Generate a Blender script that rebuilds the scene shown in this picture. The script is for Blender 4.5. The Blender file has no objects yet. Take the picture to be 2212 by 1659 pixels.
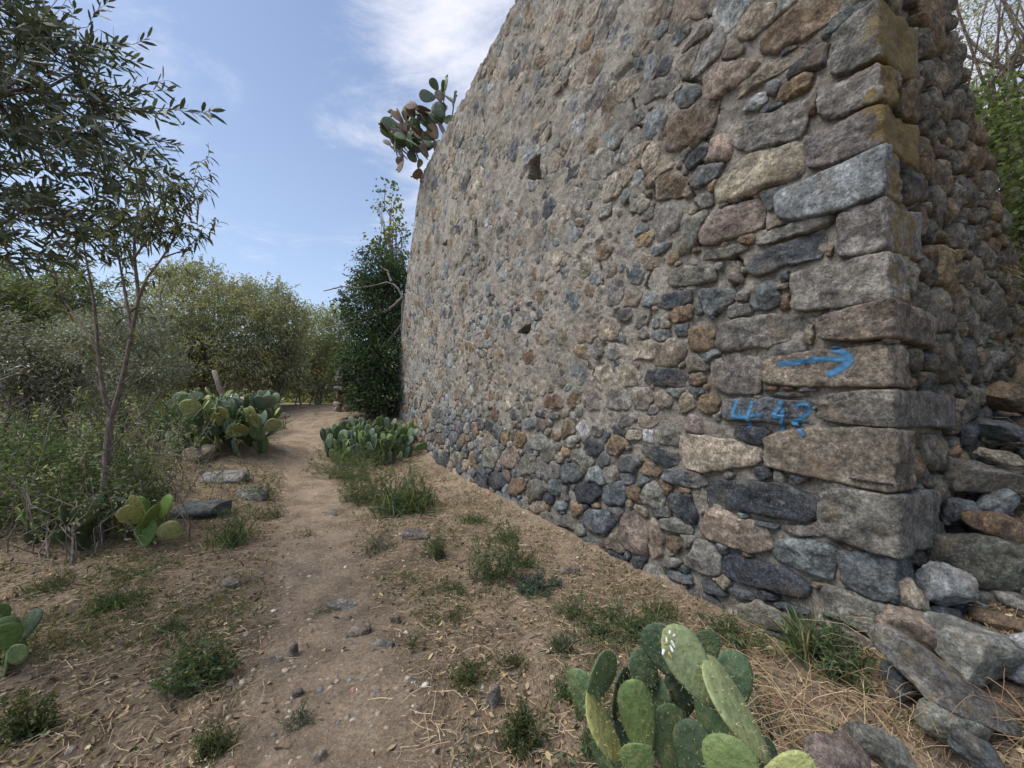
import bpy, math, random
import numpy as np
from mathutils import Vector, Matrix, noise as mnoise
from mathutils.bvhtree import BVHTree
R = math.radians
random.seed(7)
rng = np.random.default_rng(7)
scn = bpy.context.scene
col = scn.collection

# ------------------------------------------------------------------ camera
CAM_H, PITCH, F, CX, CY = 1.6, R(1.9), 831.0, 1106.0, 829.5
cam_d = bpy.data.cameras.new('camera')
cam_d.sensor_width = 36.0
cam_d.lens = 36.0 * F / 2212.0
cam_d.clip_start = 0.05
cam_d.clip_end = 3000
cam = bpy.data.objects.new('camera', cam_d)
col.objects.link(cam)
cam.location = (0, 0, CAM_H)
cam.rotation_euler = (R(90) + PITCH, 0, 0)
scn.camera = cam

# ------------------------------------------------------------------ world, sun, exposure
SUN_AZ, SUN_EL = -110.0, 60.0          # azimuth from +Y towards +X
w = bpy.data.worlds.new('World')
scn.world = w
w.use_nodes = True
nt = w.node_tree
nt.nodes.clear()
N, Lk = nt.nodes.new, nt.links.new
wo = N('ShaderNodeOutputWorld')
bg = N('ShaderNodeBackground')
bg.inputs[1].default_value = 0.078
sky = N('ShaderNodeTexSky')
sky.sky_type = 'NISHITA'
sky.sun_disc = False
sky.sun_elevation = R(SUN_EL)
sky.sun_rotation = R(SUN_AZ)
sky.altitude = 100
sky.air_density = 1.0
sky.dust_density = 1.2
sky.ozone_density = 1.6
tc = N('ShaderNodeTexCoord')
sep = N('ShaderNodeSeparateXYZ')
Lk(tc.outputs['Generated'], sep.inputs[0])


def wmath(op, a, b=None, clamp=False):
    m = N('ShaderNodeMath')
    m.operation = op
    m.use_clamp = clamp
    for i, v in enumerate((a, b)):
        if v is None:
            continue
        if isinstance(v, (int, float)):
            m.inputs[i].default_value = v
        else:
            Lk(v, m.inputs[i])
    return m.outputs[0]


# flat cloud layer: direction projected on a plane overhead
zc = wmath('ADD', wmath('MAXIMUM', sep.outputs[2], 0.0), 0.12)
px_ = wmath('DIVIDE', sep.outputs[0], zc)
py_ = wmath('DIVIDE', sep.outputs[1], zc)
cmb = N('ShaderNodeCombineXYZ')
Lk(px_, cmb.inputs[0])
Lk(py_, cmb.inputs[1])
mp = N('ShaderNodeMapping')
mp.inputs['Location'].default_value = (3.1, 0.4, 0)
mp.inputs['Rotation'].default_value = (0, 0, R(35))
mp.inputs['Scale'].default_value = (0.95, 1.5, 1)
Lk(cmb.outputs[0], mp.inputs[0])
n1 = N('ShaderNodeTexNoise')
n1.inputs['Scale'].default_value = 2.1
n1.inputs['Detail'].default_value = 12
n1.inputs['Roughness'].default_value = 0.66
n1.inputs['Distortion'].default_value = 0.35
Lk(mp.outputs[0], n1.inputs[0])
# more cloud towards the right-hand half of the sky
vd = N('ShaderNodeVectorMath')
vd.operation = 'DOT_PRODUCT'
Lk(tc.outputs['Generated'], vd.inputs[0])
cd = Vector((0.30, 0.62, 0.66)).normalized()
vd.inputs[1].default_value = cd
mr = N('ShaderNodeMapRange')
mr.inputs[1].default_value = 0.70
mr.inputs[2].default_value = 1.0
mr.inputs[3].default_value = -0.025
mr.inputs[4].default_value = 0.30
mr.interpolation_type = 'SMOOTHSTEP'
Lk(vd.outputs['Value'], mr.inputs[0])
dens = wmath('ADD', n1.outputs[0], mr.outputs[0])
ramp = N('ShaderNodeMapRange')
ramp.inputs[1].default_value = 0.46
ramp.inputs[2].default_value = 0.92
ramp.inputs[3].default_value = 0.0
ramp.inputs[4].default_value = 0.9
ramp.interpolation_type = 'SMOOTHSTEP'
Lk(dens, ramp.inputs[0])
# low haze whitening towards the horizon
hz = N('ShaderNodeMapRange')
hz.inputs[1].default_value = 0.0
hz.inputs[2].default_value = 0.85
hz.inputs[3].default_value = 0.50
hz.inputs[4].default_value = 0.0
Lk(sep.outputs[2], hz.inputs[0])
mh = N('ShaderNodeMixRGB')
mh.inputs[2].default_value = (3.7, 4.35, 5.7, 1)
Lk(hz.outputs[0], mh.inputs[0])
Lk(sky.outputs[0], mh.inputs[1])
mc = N('ShaderNodeMixRGB')
mc.inputs[2].default_value = (5.6, 5.6, 6.1, 1)
Lk(ramp.outputs[0], mc.inputs[0])
Lk(mh.outputs[0], mc.inputs[1])
Lk(mc.outputs[0], bg.inputs[0])
Lk(bg.outputs[0], wo.inputs[0])

sd = bpy.data.lights.new('sun', 'SUN')
sd.energy = 1.5
sd.angle = R(45)
sd.color = (1.0, 0.965, 0.91)
sun = bpy.data.objects.new('sun', sd)
col.objects.link(sun)
sdir = Vector((math.sin(R(SUN_AZ)) * math.cos(R(SUN_EL)), math.cos(R(SUN_AZ)) * math.cos(R(SUN_EL)), math.sin(R(SUN_EL))))
sun.rotation_euler = (-sdir).to_track_quat('-Z', 'Y').to_euler()

vs = scn.view_settings
vs.view_transform = 'Standard'
vs.look = 'None'
vs.gamma = 1
vs.use_curve_mapping = False
vs.exposure = 1.26

# ------------------------------------------------------------------ helpers: noise, pixels, meshes


def _h(ix, iy, iz):
    n = (ix.astype(np.uint32) * np.uint32(374761393) + iy.astype(np.uint32) * np.uint32(668265263)
         + iz.astype(np.uint32) * np.uint32(2246822519))
    n = (n ^ (n >> np.uint32(13))) * np.uint32(1274126177)
    n = n ^ (n >> np.uint32(16))
    return (n & np.uint32(0xffff)).astype(np.float64) / 32767.5 - 1.0


def vn(p):
    """value noise, p (N,3) -> (-1..1)"""
    p = np.asarray(p, float) + 1000.0
    i = np.floor(p).astype(np.int64)
    f = p - i
    u = f * f * (3 - 2 * f)
    r = 0
    for dx in (0, 1):
        wx = u[:, 0] if dx else 1 - u[:, 0]
        for dy in (0, 1):
            wy = u[:, 1] if dy else 1 - u[:, 1]
            for dz in (0, 1):
                wz = u[:, 2] if dz else 1 - u[:, 2]
                r = r + wx * wy * wz * _h(i[:, 0] + dx, i[:, 1] + dy, i[:, 2] + dz)
    return r


def fbm(p, octv=3, gain=0.5):
    p = np.asarray(p, float)
    a, s, t = 1.0, 0, 0
    for o in range(octv):
        s = s + a * vn(p * (2.03 ** o) + o * 17.3)
        t += a
        a *= gain
    return s / t


def p3(x, y, z=0.0):
    x = np.asarray(x, float)
    return np.stack([x, np.asarray(y, float) + 0 * x, np.full_like(x, z)], -1)


def sstep(a, b, x):
    t = np.clip((np.asarray(x, float) - a) / (b - a), 0, 1)
    return t * t * (3 - 2 * t)


def nrm(v):
    v = np.asarray(v, float)
    return v / np.maximum(np.linalg.norm(v, axis=-1, keepdims=True), 1e-9)


CAMP = np.array([0, 0, CAM_H])
FW = np.array([0, math.cos(PITCH), math.sin(PITCH)])
UP = np.array([0, -math.sin(PITCH), math.cos(PITCH)])
RT = np.array([1.0, 0, 0])


def ray(x, y):
    return FW + RT * ((x - CX) / F) + UP * ((CY - y) / F)


def at(x, y, Y):
    d = ray(x, y)
    return CAMP + d * (Y / d[1])


def toscreen(P):
    q = np.asarray(P, float) - CAMP
    z = q @ FW
    return CX + F * (q @ RT) / z, CY - F * (q @ UP) / z


# tower frame
C = np.array([1.93, 1.97, 0.0])
A1 = math.atan2(451, 831)
D1 = np.array([-math.sin(A1), math.cos(A1), 0])     # along the long face, away from the corner
D2 = np.array([math.cos(A1), math.sin(A1), 0])      # along the short face
N1, N2 = -D2, -D1                                   # outward normals
UZ = np.array([0, 0, 1.0])


def on_front(x, y):
    d = ray(x, y)
    k = ((C - CAMP) @ N1) / (d @ N1)
    p = CAMP + d * k - C
    return p @ D1, p[2] + 0.0


def on_side(x, y):
    d = ray(x, y)
    k = ((C - CAMP) @ N2) / (d @ N2)
    p = CAMP + d * k - C
    return p @ D2, p[2]


def gz_base(x, y):
    x = np.asarray(x, float)
    y = np.asarray(y, float)
    rx, ry = x - C[0], y - C[1]
    s = rx * D2[0] + ry * D2[1]
    t = rx * D1[0] + ry * D1[1]
    z = 1.28 * sstep(8.0, 14.5, y + 0.15 * x + 0.6) - 0.9 * sstep(24, 70, y)
    z = z + 0.30 * sstep(-2.6, -5.5, x) * sstep(2.0, 6.5, y) * (1 - sstep(9, 14, y))
    z = z + 0.42 * np.exp(-((x + 5.9) ** 2 + (y - 7.9) ** 2) / 1.9)
    bank = 0.30 * sstep(-0.55, 0.05, s) + np.clip(s, 0, 6.0) * 0.60
    z = z + bank * (1 - sstep(0.02, 0.55, t)) * (1 - 0.5 * sstep(12, 40, np.abs(s)))
    z = z + np.where(t > 0.3, 0.10 * np.exp(-np.abs(s) / 0.22) * (s < 0.2), 0)
    return z


def gz(x, y):
    x = np.asarray(x, float)
    sh = x.shape
    xf, yf = x.ravel(), np.broadcast_to(np.asarray(y, float), sh).ravel()
    z = gz_base(xf, yf)
    near = np.exp(-np.hypot(xf, yf - 3) / 14)
    z = z + near * (0.05 * fbm(p3(xf / 0.9, yf / 0.9, 3.3), 2) + 0.018 * fbm(p3(xf / 0.22, yf / 0.22, 9.1), 2)
                    + 0.006 * vn(p3(xf / 0.06, yf / 0.06, 5.0)))
    return z.reshape(sh)


def G(x, y):
    """point where the pixel's ray meets the ground"""
    d = ray(x, y)
    d = d / d[1]
    Y = np.concatenate([np.arange(0.6, 12, 0.02), np.arange(12, 80, 0.2)])
    P = CAMP + d * Y[:, None]
    z = gz(P[:, 0], P[:, 1])
    k = np.argmax(P[:, 2] < z)
    if P[k, 2] >= z[k]:
        k = len(Y) - 1
    return np.array([P[k, 0], P[k, 1], z[k]])


class MB:
    def __init__(s):
        s.v, s.f, s.c, s.a, s.n = [], [], [], [], 0

    def add(s, V, Fs, colr=(1, 1, 1), aux=(0, 0, 0)):
        V = np.asarray(V, float).reshape(-1, 3)
        c = np.asarray(colr, float)
        a = np.asarray(aux, float)
        s.v.append(V)
        s.c.append(np.broadcast_to(c, (len(V), 3)))
        s.a.append(np.broadcast_to(a, (len(V), 3)))
        for Fa in (Fs if isinstance(Fs, list) else [Fs]):
            Fa = np.asarray(Fa, np.int64)
            if len(Fa):
                s.f.append(Fa + s.n)
        s.n += len(V)

    def mesh(s, name, mat, smooth=True, offset=None):
        V = np.concatenate(s.v)
        if offset is not None:
            V = V - np.asarray(offset, float)
        me = bpy.data.meshes.new(name)
        me.vertices.add(len(V))
        me.vertices.foreach_set('co', V.astype(np.float32).ravel())
        sizes = np.concatenate([np.full(len(f), f.shape[1]) for f in s.f])
        loops = np.concatenate([f.ravel() for f in s.f])
        me.loops.add(len(loops))
        me.loops.foreach_set('vertex_index', loops.astype(np.int32))
        me.polygons.add(len(sizes))
        st = np.concatenate([[0], np.cumsum(sizes)[:-1]])
        me.polygons.foreach_set('loop_start', st.astype(np.int32))
        if smooth:
            me.polygons.foreach_set('use_smooth', np.ones(len(sizes), bool))
        me.update(calc_edges=True)
        for nm, arr in (('col', s.c), ('aux', s.a)):
            at_ = me.attributes.new(nm, 'FLOAT_COLOR', 'POINT')
            q = np.ones((len(V), 4), np.float32)
            q[:, :3] = np.concatenate(arr)
            at_.data.foreach_set('color', q.ravel())
        me.materials.append(mat)
        return me

    def obj(s, name, mat, parent=None, smooth=True, offset=None):
        if parent is not None and offset is None:
            offset = np.array(parent.location)
        o = bpy.data.objects.new(name, s.mesh(name, mat, smooth, offset))
        col.objects.link(o)
        if parent is not None:
            o.parent = parent
        elif offset is not None:
            o.location = offset
        return o


def tag(o, label=None, cat=None, group=None, kind=None):
    if label:
        o['label'] = label
    if cat:
        o['category'] = cat
    if group:
        o['group'] = group
    if kind:
        o['kind'] = kind
    return o


def thing(name, loc, label, cat, group=None):
    o = bpy.data.objects.new(name, None)
    o.empty_display_size = 0.1
    col.objects.link(o)
    o.location = loc
    return tag(o, label, cat, group)


# ------------------------------------------------------------------ materials
class MT:
    def __init__(s, name, rough=0.9, spec=0.2):
        s.m = bpy.data.materials.new(name)
        s.m.use_nodes = True
        s.t = s.m.node_tree
        s.b = s.t.nodes['Principled BSDF']
        s.out = s.t.nodes['Material Output']
        s.b.inputs['Roughness'].default_value = rough
        s.b.inputs['Specular IOR Level'].default_value = spec
        s.tc = s.new('ShaderNodeTexCoord').outputs['Object']

    def new(s, t):
        return s.t.nodes.new(t)

    def link(s, a, b):
        s.t.links.new(a, b)

    def val(s, inp, v):
        if isinstance(v, (int, float)):
            inp.default_value = v
        elif isinstance(v, tuple):
            inp.default_value = v if len(v) == 4 or len(inp.default_value) == 3 else v + (1,)
        else:
            s.link(v, inp)

    def noise(s, scale, detail=4, rough=0.6, vec=None, dist=0.0):
        n = s.new('ShaderNodeTexNoise')
        n.inputs['Scale'].default_value = scale
        n.inputs['Detail'].default_value = detail
        n.inputs['Roughness'].default_value = rough
        n.inputs['Distortion'].default_value = dist
        s.link(vec or s.tc, n.inputs['Vector'])
        return n.outputs[0]

    def vor(s, scale, vec=None, feat='F1'):
        n = s.new('ShaderNodeTexVoronoi')
        n.feature = feat
        n.inputs['Scale'].default_value = scale
        s.link(vec or s.tc, n.inputs['Vector'])
        return n

    def rng(s, v, a, b, c=0.0, d=1.0):
        n = s.new('ShaderNodeMapRange')
        n.interpolation_type = 'SMOOTHSTEP'
        for i, q in enumerate((v, a, b, c, d)):
            s.val(n.inputs[i], q)
        return n.outputs[0]

    def mix(s, f, a, b, mode='MIX'):
        n = s.new('ShaderNodeMixRGB')
        n.blend_type = mode
        s.val(n.inputs[0], f)
        s.val(n.inputs[1], a)
        s.val(n.inputs[2], b)
        return n.outputs[0]

    def math(s, op, a, b=0.0):
        n = s.new('ShaderNodeMath')
        n.operation = op
        s.val(n.inputs[0], a)
        s.val(n.inputs[1], b)
        return n.outputs[0]

    def attr(s, nm):
        n = s.new('ShaderNodeAttribute')
        n.attribute_name = nm
        return n.outputs['Color']

    def sep(s, c):
        n = s.new('ShaderNodeSeparateXYZ')
        s.link(c, n.inputs[0])
        return n.outputs

    def bump(s, h, strength, dist, nrm_=None):
        n = s.new('ShaderNodeBump')
        n.inputs['Strength'].default_value = strength
        n.inputs['Distance'].default_value = dist
        s.link(h, n.inputs['Height'])
        if nrm_:
            s.link(nrm_, n.inputs['Normal'])
        return n.outputs[0]

    def color(s, c):
        s.val(s.b.inputs['Base Color'], c)

    def normal(s, n):
        s.link(n, s.b.inputs['Normal'])


def stone_material():
    m = MT('weathered_stone', 0.88, 0.25)
    c = m.attr('col')
    ax = m.sep(m.attr('aux'))          # random, lichen amount, dark patch amount
    off = m.new('ShaderNodeCombineXYZ')
    m.link(m.math('MULTIPLY', ax[0], 37.0), off.inputs[0])
    m.link(m.math('MULTIPLY', ax[0], 91.0), off.inputs[1])
    vadd = m.new('ShaderNodeVectorMath')
    vadd.operation = 'ADD'
    m.link(m.tc, vadd.inputs[0])
    m.link(off.outputs[0], vadd.inputs[1])
    v = vadd.outputs[0]
    big = m.noise(7, 6, 0.65, v, 0.4)
    fine = m.noise(60, 5, 0.7, v)
    k = m.rng(big, 0.3, 0.72, 0.52, 1.42)
    k2 = m.rng(fine, 0.28, 0.75, 0.48, 1.55)
    cc = m.mix(1.0, c, k, 'MULTIPLY')
    cc = m.mix(0.8, cc, k2, 'MULTIPLY')
    m2 = m.noise(24, 6, 0.72, v)
    cc = m.mix(0.85, cc, m.rng(m2, 0.30, 0.72, 0.45, 1.60), 'MULTIPLY')
    # ochre tint in parts
    tint = m.rng(m.noise(4.2, 4, 0.6, v), 0.52, 0.72)
    cc = m.mix(m.math('MULTIPLY', tint, 0.35), cc, (0.36, 0.25, 0.14))
    # dark mineral patches
    pat = m.rng(m.noise(9, 6, 0.7, v, 0.6), 0.50, 0.60)
    cc = m.mix(m.math('MULTIPLY', pat, ax[2]), cc, (0.05, 0.055, 0.062))
    # crystalline speckle
    sp = m.vor(150, v)
    spk = m.sep(sp.outputs['Color'])
    cc = m.mix(m.rng(spk[0], 0.84, 0.97, 0, 0.24), cc, (0.50, 0.46, 0.40))
    cc = m.mix(m.rng(spk[1], 0.82, 0.97, 0, 0.45), cc, (0.06, 0.06, 0.06))
    # pale grey crust lichen
    pl = m.rng(m.noise(15, 7, 0.75, v), 0.60, 0.68, 0, 0.5)
    cc = m.mix(pl, cc, (0.40, 0.40, 0.36))
    stn = m.rng(m.noise(1.1, 8, 0.72, None, 0.6), 0.50, 0.70, 0, 0.38)
    cc = m.mix(stn, cc, m.mix(1.0, cc, (0.50, 0.47, 0.43), 'MULTIPLY'))
    # mustard lichen
    ln = m.noise(11, 7, 0.72, v)
    thr = m.math('SUBTRACT', 0.86, m.math('MULTIPLY', ax[1], 0.56))
    lm = m.math('MULTIPLY', m.rng(m.math('SUBTRACT', ln, thr), -0.05, 0.10), m.rng(m.noise(34, 6, 0.75, v), 0.34, 0.52, 0.35, 1.0))
    lcol = m.mix(m.rng(m.noise(45, 4, 0.7, v), 0.3, 0.7), (0.19, 0.135, 0.045), (0.33, 0.235, 0.075))
    cc = m.mix(m.math('MULTIPLY', lm, 0.9), cc, lcol)
    m.color(cc)
    b1 = m.bump(m.noise(9, 8, 0.72, v, 0.5), 1.0, 0.045)
    b1 = m.bump(m.noise(28, 8, 0.74, v), 1.0, 0.026, b1)
    vb = m.vor(60, v)
    b2 = m.bump(vb.outputs['Distance'], 0.30, 0.006, b1)
    b3 = m.bump(m.noise(140, 4, 0.7, v), 0.55, 0.005, b2)
    m.normal(b3)
    return m.m


def mortar_material():
    m = MT('lime_mortar', 0.95, 0.1)
    big = m.noise(0.8, 5, 0.6)
    mid = m.noise(7, 7, 0.7)
    fine = m.noise(55, 6, 0.75)
    c = m.mix(m.rng(big, 0.35, 0.65), (0.455, 0.408, 0.338), (0.555, 0.507, 0.43))
    c = m.mix(1.0, c, m.rng(mid, 0.3, 0.7, 0.66, 1.22), 'MULTIPLY')
    c = m.mix(0.9, c, m.rng(fine, 0.28, 0.72, 0.6, 1.3), 'MULTIPLY')
    # gravel grains set in the mortar
    for sc, lo, hi in ((46, 0.30, 0.36), (95, 0.32, 0.40)):
        v = m.vor(sc)
        ch = m.sep(v.outputs['Color'])
        msk = m.math('MULTIPLY', m.rng(v.outputs['Distance'], hi, lo), m.rng(ch[0], 0.66, 0.7))
        gc = m.mix(ch[1], (0.13, 0.125, 0.12), (0.45, 0.38, 0.30))
        c = m.mix(m.math('MULTIPLY', msk, 0.75), c, gc)
    c = m.mix(m.rng(m.noise(1.1, 8, 0.72, None, 0.6), 0.47, 0.68, 0, 0.62), c, (0.155, 0.142, 0.122))
    c = m.mix(m.rng(m.noise(13, 6, 0.75), 0.56, 0.66, 0, 0.5), c, (0.14, 0.125, 0.105))
    c = m.mix(m.rng(m.noise(10, 5, 0.7, None, 0.3), 0.60, 0.68, 0, 0.5), c, (0.46, 0.42, 0.36))
    m.color(c)
    b = m.bump(mid, 1.0, 0.07)
    b = m.bump(m.noise(22, 8, 0.75), 1.0, 0.045, b)
    b = m.bump(fine, 1.0, 0.018, b)
    b = m.bump(m.vor(48).outputs['Distance'], 0.45, 0.010, b)
    m.normal(b)
    return m.m


def ground_material(name, sandy):
    m = MT(name, 0.97, 0.08)
    big = m.noise(0.55, 5, 0.6)
    mid = m.noise(3.2, 7, 0.68)
    fine = m.noise(38, 7, 0.75)
    c = m.mix(m.rng(big, 0.38, 0.62), (0.285, 0.213, 0.145), (0.37, 0.285, 0.20))
    if sandy:
        c = m.mix(0.6, c, (0.385, 0.295, 0.208))
    c = m.mix(1.0, c, m.rng(mid, 0.3, 0.7, 0.62, 1.25), 'MULTIPLY')
    c = m.mix(0.9, c, m.rng(fine, 0.3, 0.72, 0.6, 1.35), 'MULTIPLY')
    # plant mould and dark litter
    c = m.mix(m.rng(m.noise(1.6, 8, 0.75, None, 0.5), 0.5, 0.66, 0, 0.10 if sandy else 0.55), c, (0.10, 0.078, 0.05))
    for sc, t in ((34, 0.72), (80, 0.66), (170, 0.6)):
        v = m.vor(sc)
        ch = m.sep(v.outputs['Color'])
        msk = m.math('MULTIPLY', m.rng(v.outputs['Distance'], 0.42, 0.34), m.rng(ch[0], t + 0.1, t + 0.14))
        gc = m.mix(ch[1], (0.17, 0.12, 0.085), (0.50, 0.42, 0.33))
        c = m.mix(m.math('MULTIPLY', msk, 0.7), c, gc)
    m.color(c)
    b = m.bump(m.noise(12, 8, 0.75), 0.9, 0.05)
    b = m.bump(fine, 0.9, 0.016, b)
    b = m.bump(m.vor(80).outputs['Distance'], 0.4, 0.008, b)
    m.normal(b)
    return m.m


def leaf_material(name='leaf', transl=0.3, rough=0.55):
    m = MT(name, rough, 0.35)
    c = m.attr('col')
    c2 = m.mix(1.0, c, m.rng(m.noise(23, 3), 0.3, 0.7, 0.8, 1.2), 'MULTIPLY')
    m.color(c2)
    tr = m.new('ShaderNodeBsdfTranslucent')
    m.link(m.mix(1.0, c2, (1.25, 1.35, 0.6), 'MULTIPLY'), tr.inputs[0])
    mx = m.new('ShaderNodeMixShader')
    mx.inputs[0].default_value = transl
    m.link(m.b.outputs[0], mx.inputs[1])
    m.link(tr.outputs[0], mx.inputs[2])
    m.link(mx.outputs[0], m.out.inputs[0])
    return m.m


def bark_material():
    m = MT('bark', 0.9, 0.15)
    mp_ = m.new('ShaderNodeMapping')
    mp_.inputs['Scale'].default_value = (1, 1, 0.22)
    m.link(m.tc, mp_.inputs[0])
    n = m.noise(42, 6, 0.7, mp_.outputs[0])
    c = m.mix(1.0, m.attr('col'), m.rng(n, 0.3, 0.7, 0.5, 1.45), 'MULTIPLY')
    c = m.mix(m.rng(m.noise(9, 5, 0.7), 0.55, 0.68, 0, 0.5), c, (0.26, 0.25, 0.22))
    m.color(c)
    m.normal(m.bump(n, 0.8, 0.012))
    return m.m


def pad_material():
    m = MT('cactus_skin', 0.52, 0.35)
    c = m.attr('col')
    oi = m.new('ShaderNodeObjectInfo')
    rnd = oi.outputs['Random']
    c = m.mix(rnd, m.mix(1.0, c, (0.78, 0.80, 0.95), 'MULTIPLY'), m.mix(1.0, c, (1.30, 1.12, 0.90), 'MULTIPLY'))
    vv = m.new('ShaderNodeVectorMath')
    vv.operation = 'ADD'
    m.link(m.tc, vv.inputs[0])
    cb = m.new('ShaderNodeCombineXYZ')
    m.link(m.math('MULTIPLY', rnd, 50.0), cb.inputs[0])
    m.link(cb.outputs[0], vv.inputs[1])
    v = vv.outputs[0]
    c = m.mix(1.0, c, m.rng(m.noise(9, 5, 0.65, v), 0.3, 0.7, 0.74, 1.22), 'MULTIPLY')
    # corky scars and areoles
    c = m.mix(m.rng(m.noise(6.5, 6, 0.7, v), 0.66, 0.72, 0, 0.7), c, (0.30, 0.24, 0.13))
    d = m.vor(12, m.tc)
    c = m.mix(m.rng(d.outputs['Distance'], 0.19, 0.12, 0, 0.8), c, (0.10, 0.085, 0.04))
    c = m.mix(m.rng(m.noise(3.5, 5, 0.65, v), 0.5, 0.7, 0, 0.45), c, (0.30, 0.28, 0.12))
    c = m.mix(m.rng(m.noise(55, 4, 0.7, v), 0.58, 0.68, 0, 0.4), c, (0.33, 0.32, 0.25))
    m.color(c)
    m.normal(m.bump(d.outputs['Distance'], 0.3, 0.006, m.bump(m.noise(14, 4, 0.6, v), 0.35, 0.012)))
    return m.m


def plain_attr_material(name, rough=0.9, sc=60, amp=0.3):
    m = MT(name, rough, 0.15)
    n = m.noise(sc, 4, 0.65)
    m.color(m.mix(1.0, m.attr('col'), m.rng(n, 0.3, 0.7, 1 - amp, 1 + amp), 'MULTIPLY'))
    m.normal(m.bump(n, 0.4, 0.004))
    return m.m


def paint_material():
    m = MT('blue_spray_paint', 0.7, 0.25)
    n = m.noise(16, 6, 0.75)
    c = m.mix(m.rng(n, 0.35, 0.65), (0.035, 0.145, 0.28), (0.08, 0.215, 0.37))
    m.color(c)
    f = m.noise(75, 6, 0.8)
    tr = m.new('ShaderNodeBsdfTransparent')
    mx = m.new('ShaderNodeMixShader')
    ed = m.sep(m.attr('aux'))[0]                      # 1 in the stroke's middle, 0 at its edge
    cov = m.rng(m.math('ADD', f, m.math('MULTIPLY', ed, 0.50)), 0.60, 0.98)
    m.link(cov, mx.inputs[0])
    m.link(tr.outputs[0], mx.inputs[1])
    m.link(m.b.outputs[0], mx.inputs[2])
    m.link(mx.outputs[0], m.out.inputs[0])
    m.normal(m.bump(m.noise(60, 6, 0.7), 0.7, 0.01))
    return m.m


M_STONE, M_MORTAR = stone_material(), mortar_material()
M_GROUND, M_PATH = ground_material('dry_earth', False), ground_material('trodden_earth', True)
M_LEAF = leaf_material('leaf', 0.42, 0.6)
M_OLIVE = leaf_material('olive_leaf', 0.15, 0.5)
M_BARK, M_PAD = bark_material(), pad_material()
M_STRAW = plain_attr_material('straw', 0.85, 40, 0.25)
M_CHIP = plain_attr_material('stone_chip', 0.9, 90, 0.35)
M_FRUIT = plain_attr_material('fruit_skin', 0.6, 40, 0.2)
M_PAINT = paint_material()

# ------------------------------------------------------------------ ground sheet and path


def axis(a0, a1, step, lo, hi, grow=1.16):
    fine = list(np.arange(a0, a1 + 1e-6, step))
    s, x = step, a0
    left = []
    while x > lo:
        s *= grow
        x -= s
        left.append(x)
    s, x = step, fine[-1]
    right = []
    while x < hi:
        s *= grow
        x += s
        right.append(x)
    return np.array(left[::-1] + fine + right)


xs = axis(-4.6, 3.6, 0.032, -400, 400, 1.10)
ys = axis(0.7, 8.0, 0.032, -120, 700, 1.08)
gx, gy = np.meshgrid(xs, ys)
gzz = gz(gx, gy)
nx, ny = len(xs), len(ys)
ii = np.arange(nx * ny).reshape(ny, nx)
gf = np.stack([ii[:-1, :-1], ii[:-1, 1:], ii[1:, 1:], ii[1:, :-1]], -1).reshape(-1, 4)
mb = MB()
mb.add(np.stack([gx, gy, gzz], -1), gf)
g = mb.obj('ground', M_GROUND)
tag(g, 'dry brown earth with straw litter sloping up beyond the tower', kind='structure')

PATH_PX = [(700, 1660, 1.25), (715, 1400, 1.15), (700, 1250, 1.0), (682, 1100, 1.05), (665, 1010, 1.15), (645, 940, 1.2), (640, 890, 1.4), (640, 868, 1.7)]
pc = np.array([[-0.7, 0.7, 0]] + [G(x, y) for x, y, _ in PATH_PX])
pw = np.array([1.25] + [q[2] for q in PATH_PX])
seg = np.concatenate([[0], np.cumsum(np.linalg.norm(np.diff(pc[:, :2], axis=0), axis=1))])
sl = np.arange(0, seg[-1], 0.045)
cxp = np.interp(sl, seg, pc[:, 0])
cyp = np.interp(sl, seg, pc[:, 1])
for _ in range(25):
    cxp[1:-1] = (cxp[:-2] + cxp[1:-1] * 2 + cxp[2:]) / 4
    cyp[1:-1] = (cyp[:-2] + cyp[1:-1] * 2 + cyp[2:]) / 4
wp = np.interp(sl, seg, pw)
cr = np.linspace(-1, 1, 40)
dx, dy = np.gradient(cxp), np.gradient(cyp)
ln = np.hypot(dx, dy)
nxv, nyv = dy / ln, -dx / ln
hw = wp[:, None] * 0.5 * np.ones_like(cr)
Xp = cxp[:, None] + nxv[:, None] * cr * hw
Yp = cyp[:, None] + nyv[:, None] * cr * hw
edge = np.abs(cr)[None, :] + 0.30 * fbm(p3(Xp.ravel() / 0.35, Yp.ravel() / 0.35, 1.0), 4, 0.65).reshape(Xp.shape)
lift = 0.006 - 0.05 * sstep(0.62, 0.86, edge)      # its frayed rim dives under the earth
Zp = gz(Xp, Yp) + lift
ii = np.arange(Xp.size).reshape(Xp.shape)
pf = np.stack([ii[:-1, :-1], ii[:-1, 1:], ii[1:, 1:], ii[1:, :-1]], -1).reshape(-1, 4)
mb = MB()
mb.add(np.stack([Xp, Yp, Zp], -1), pf)
tag(mb.obj('path', M_PATH), 'narrow trodden footpath of pale sandy earth beside the tower', kind='structure')


def path_dist(x, y):
    d = np.full(np.shape(x), 9.0)
    for a, b, w_ in zip(cxp[::6], cyp[::6], wp[::6]):
        d = np.minimum(d, np.hypot(x - a, y - b) / (w_ * 0.5))
    return d


# ------------------------------------------------------------------ stone palette
PAL = {
    'tan': (.32, .265, .20), 'grey': (.275, .262, .232), 'blue': (.235, .265, .27), 'dark': (.066, .074, .088),
    'brown': (.225, .16, .10), 'rust': (.20, .125, .08), 'cream': (.43, .37, .28), 'pink': (.27, .22, .185),
    'green': (.205, .20, .165), 'slate': (.135, .152, .16), 'gran': (.26, .247, .215), 'pale': (.38, .40, .40), 'ochre': (.31, .225, .125),
}
PATCH = {'dark': .45, 'slate': .3, 'gran': .35, 'grey': .3, 'tan': .2, 'brown': .3, 'rust': .4, 'green': .3}


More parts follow.
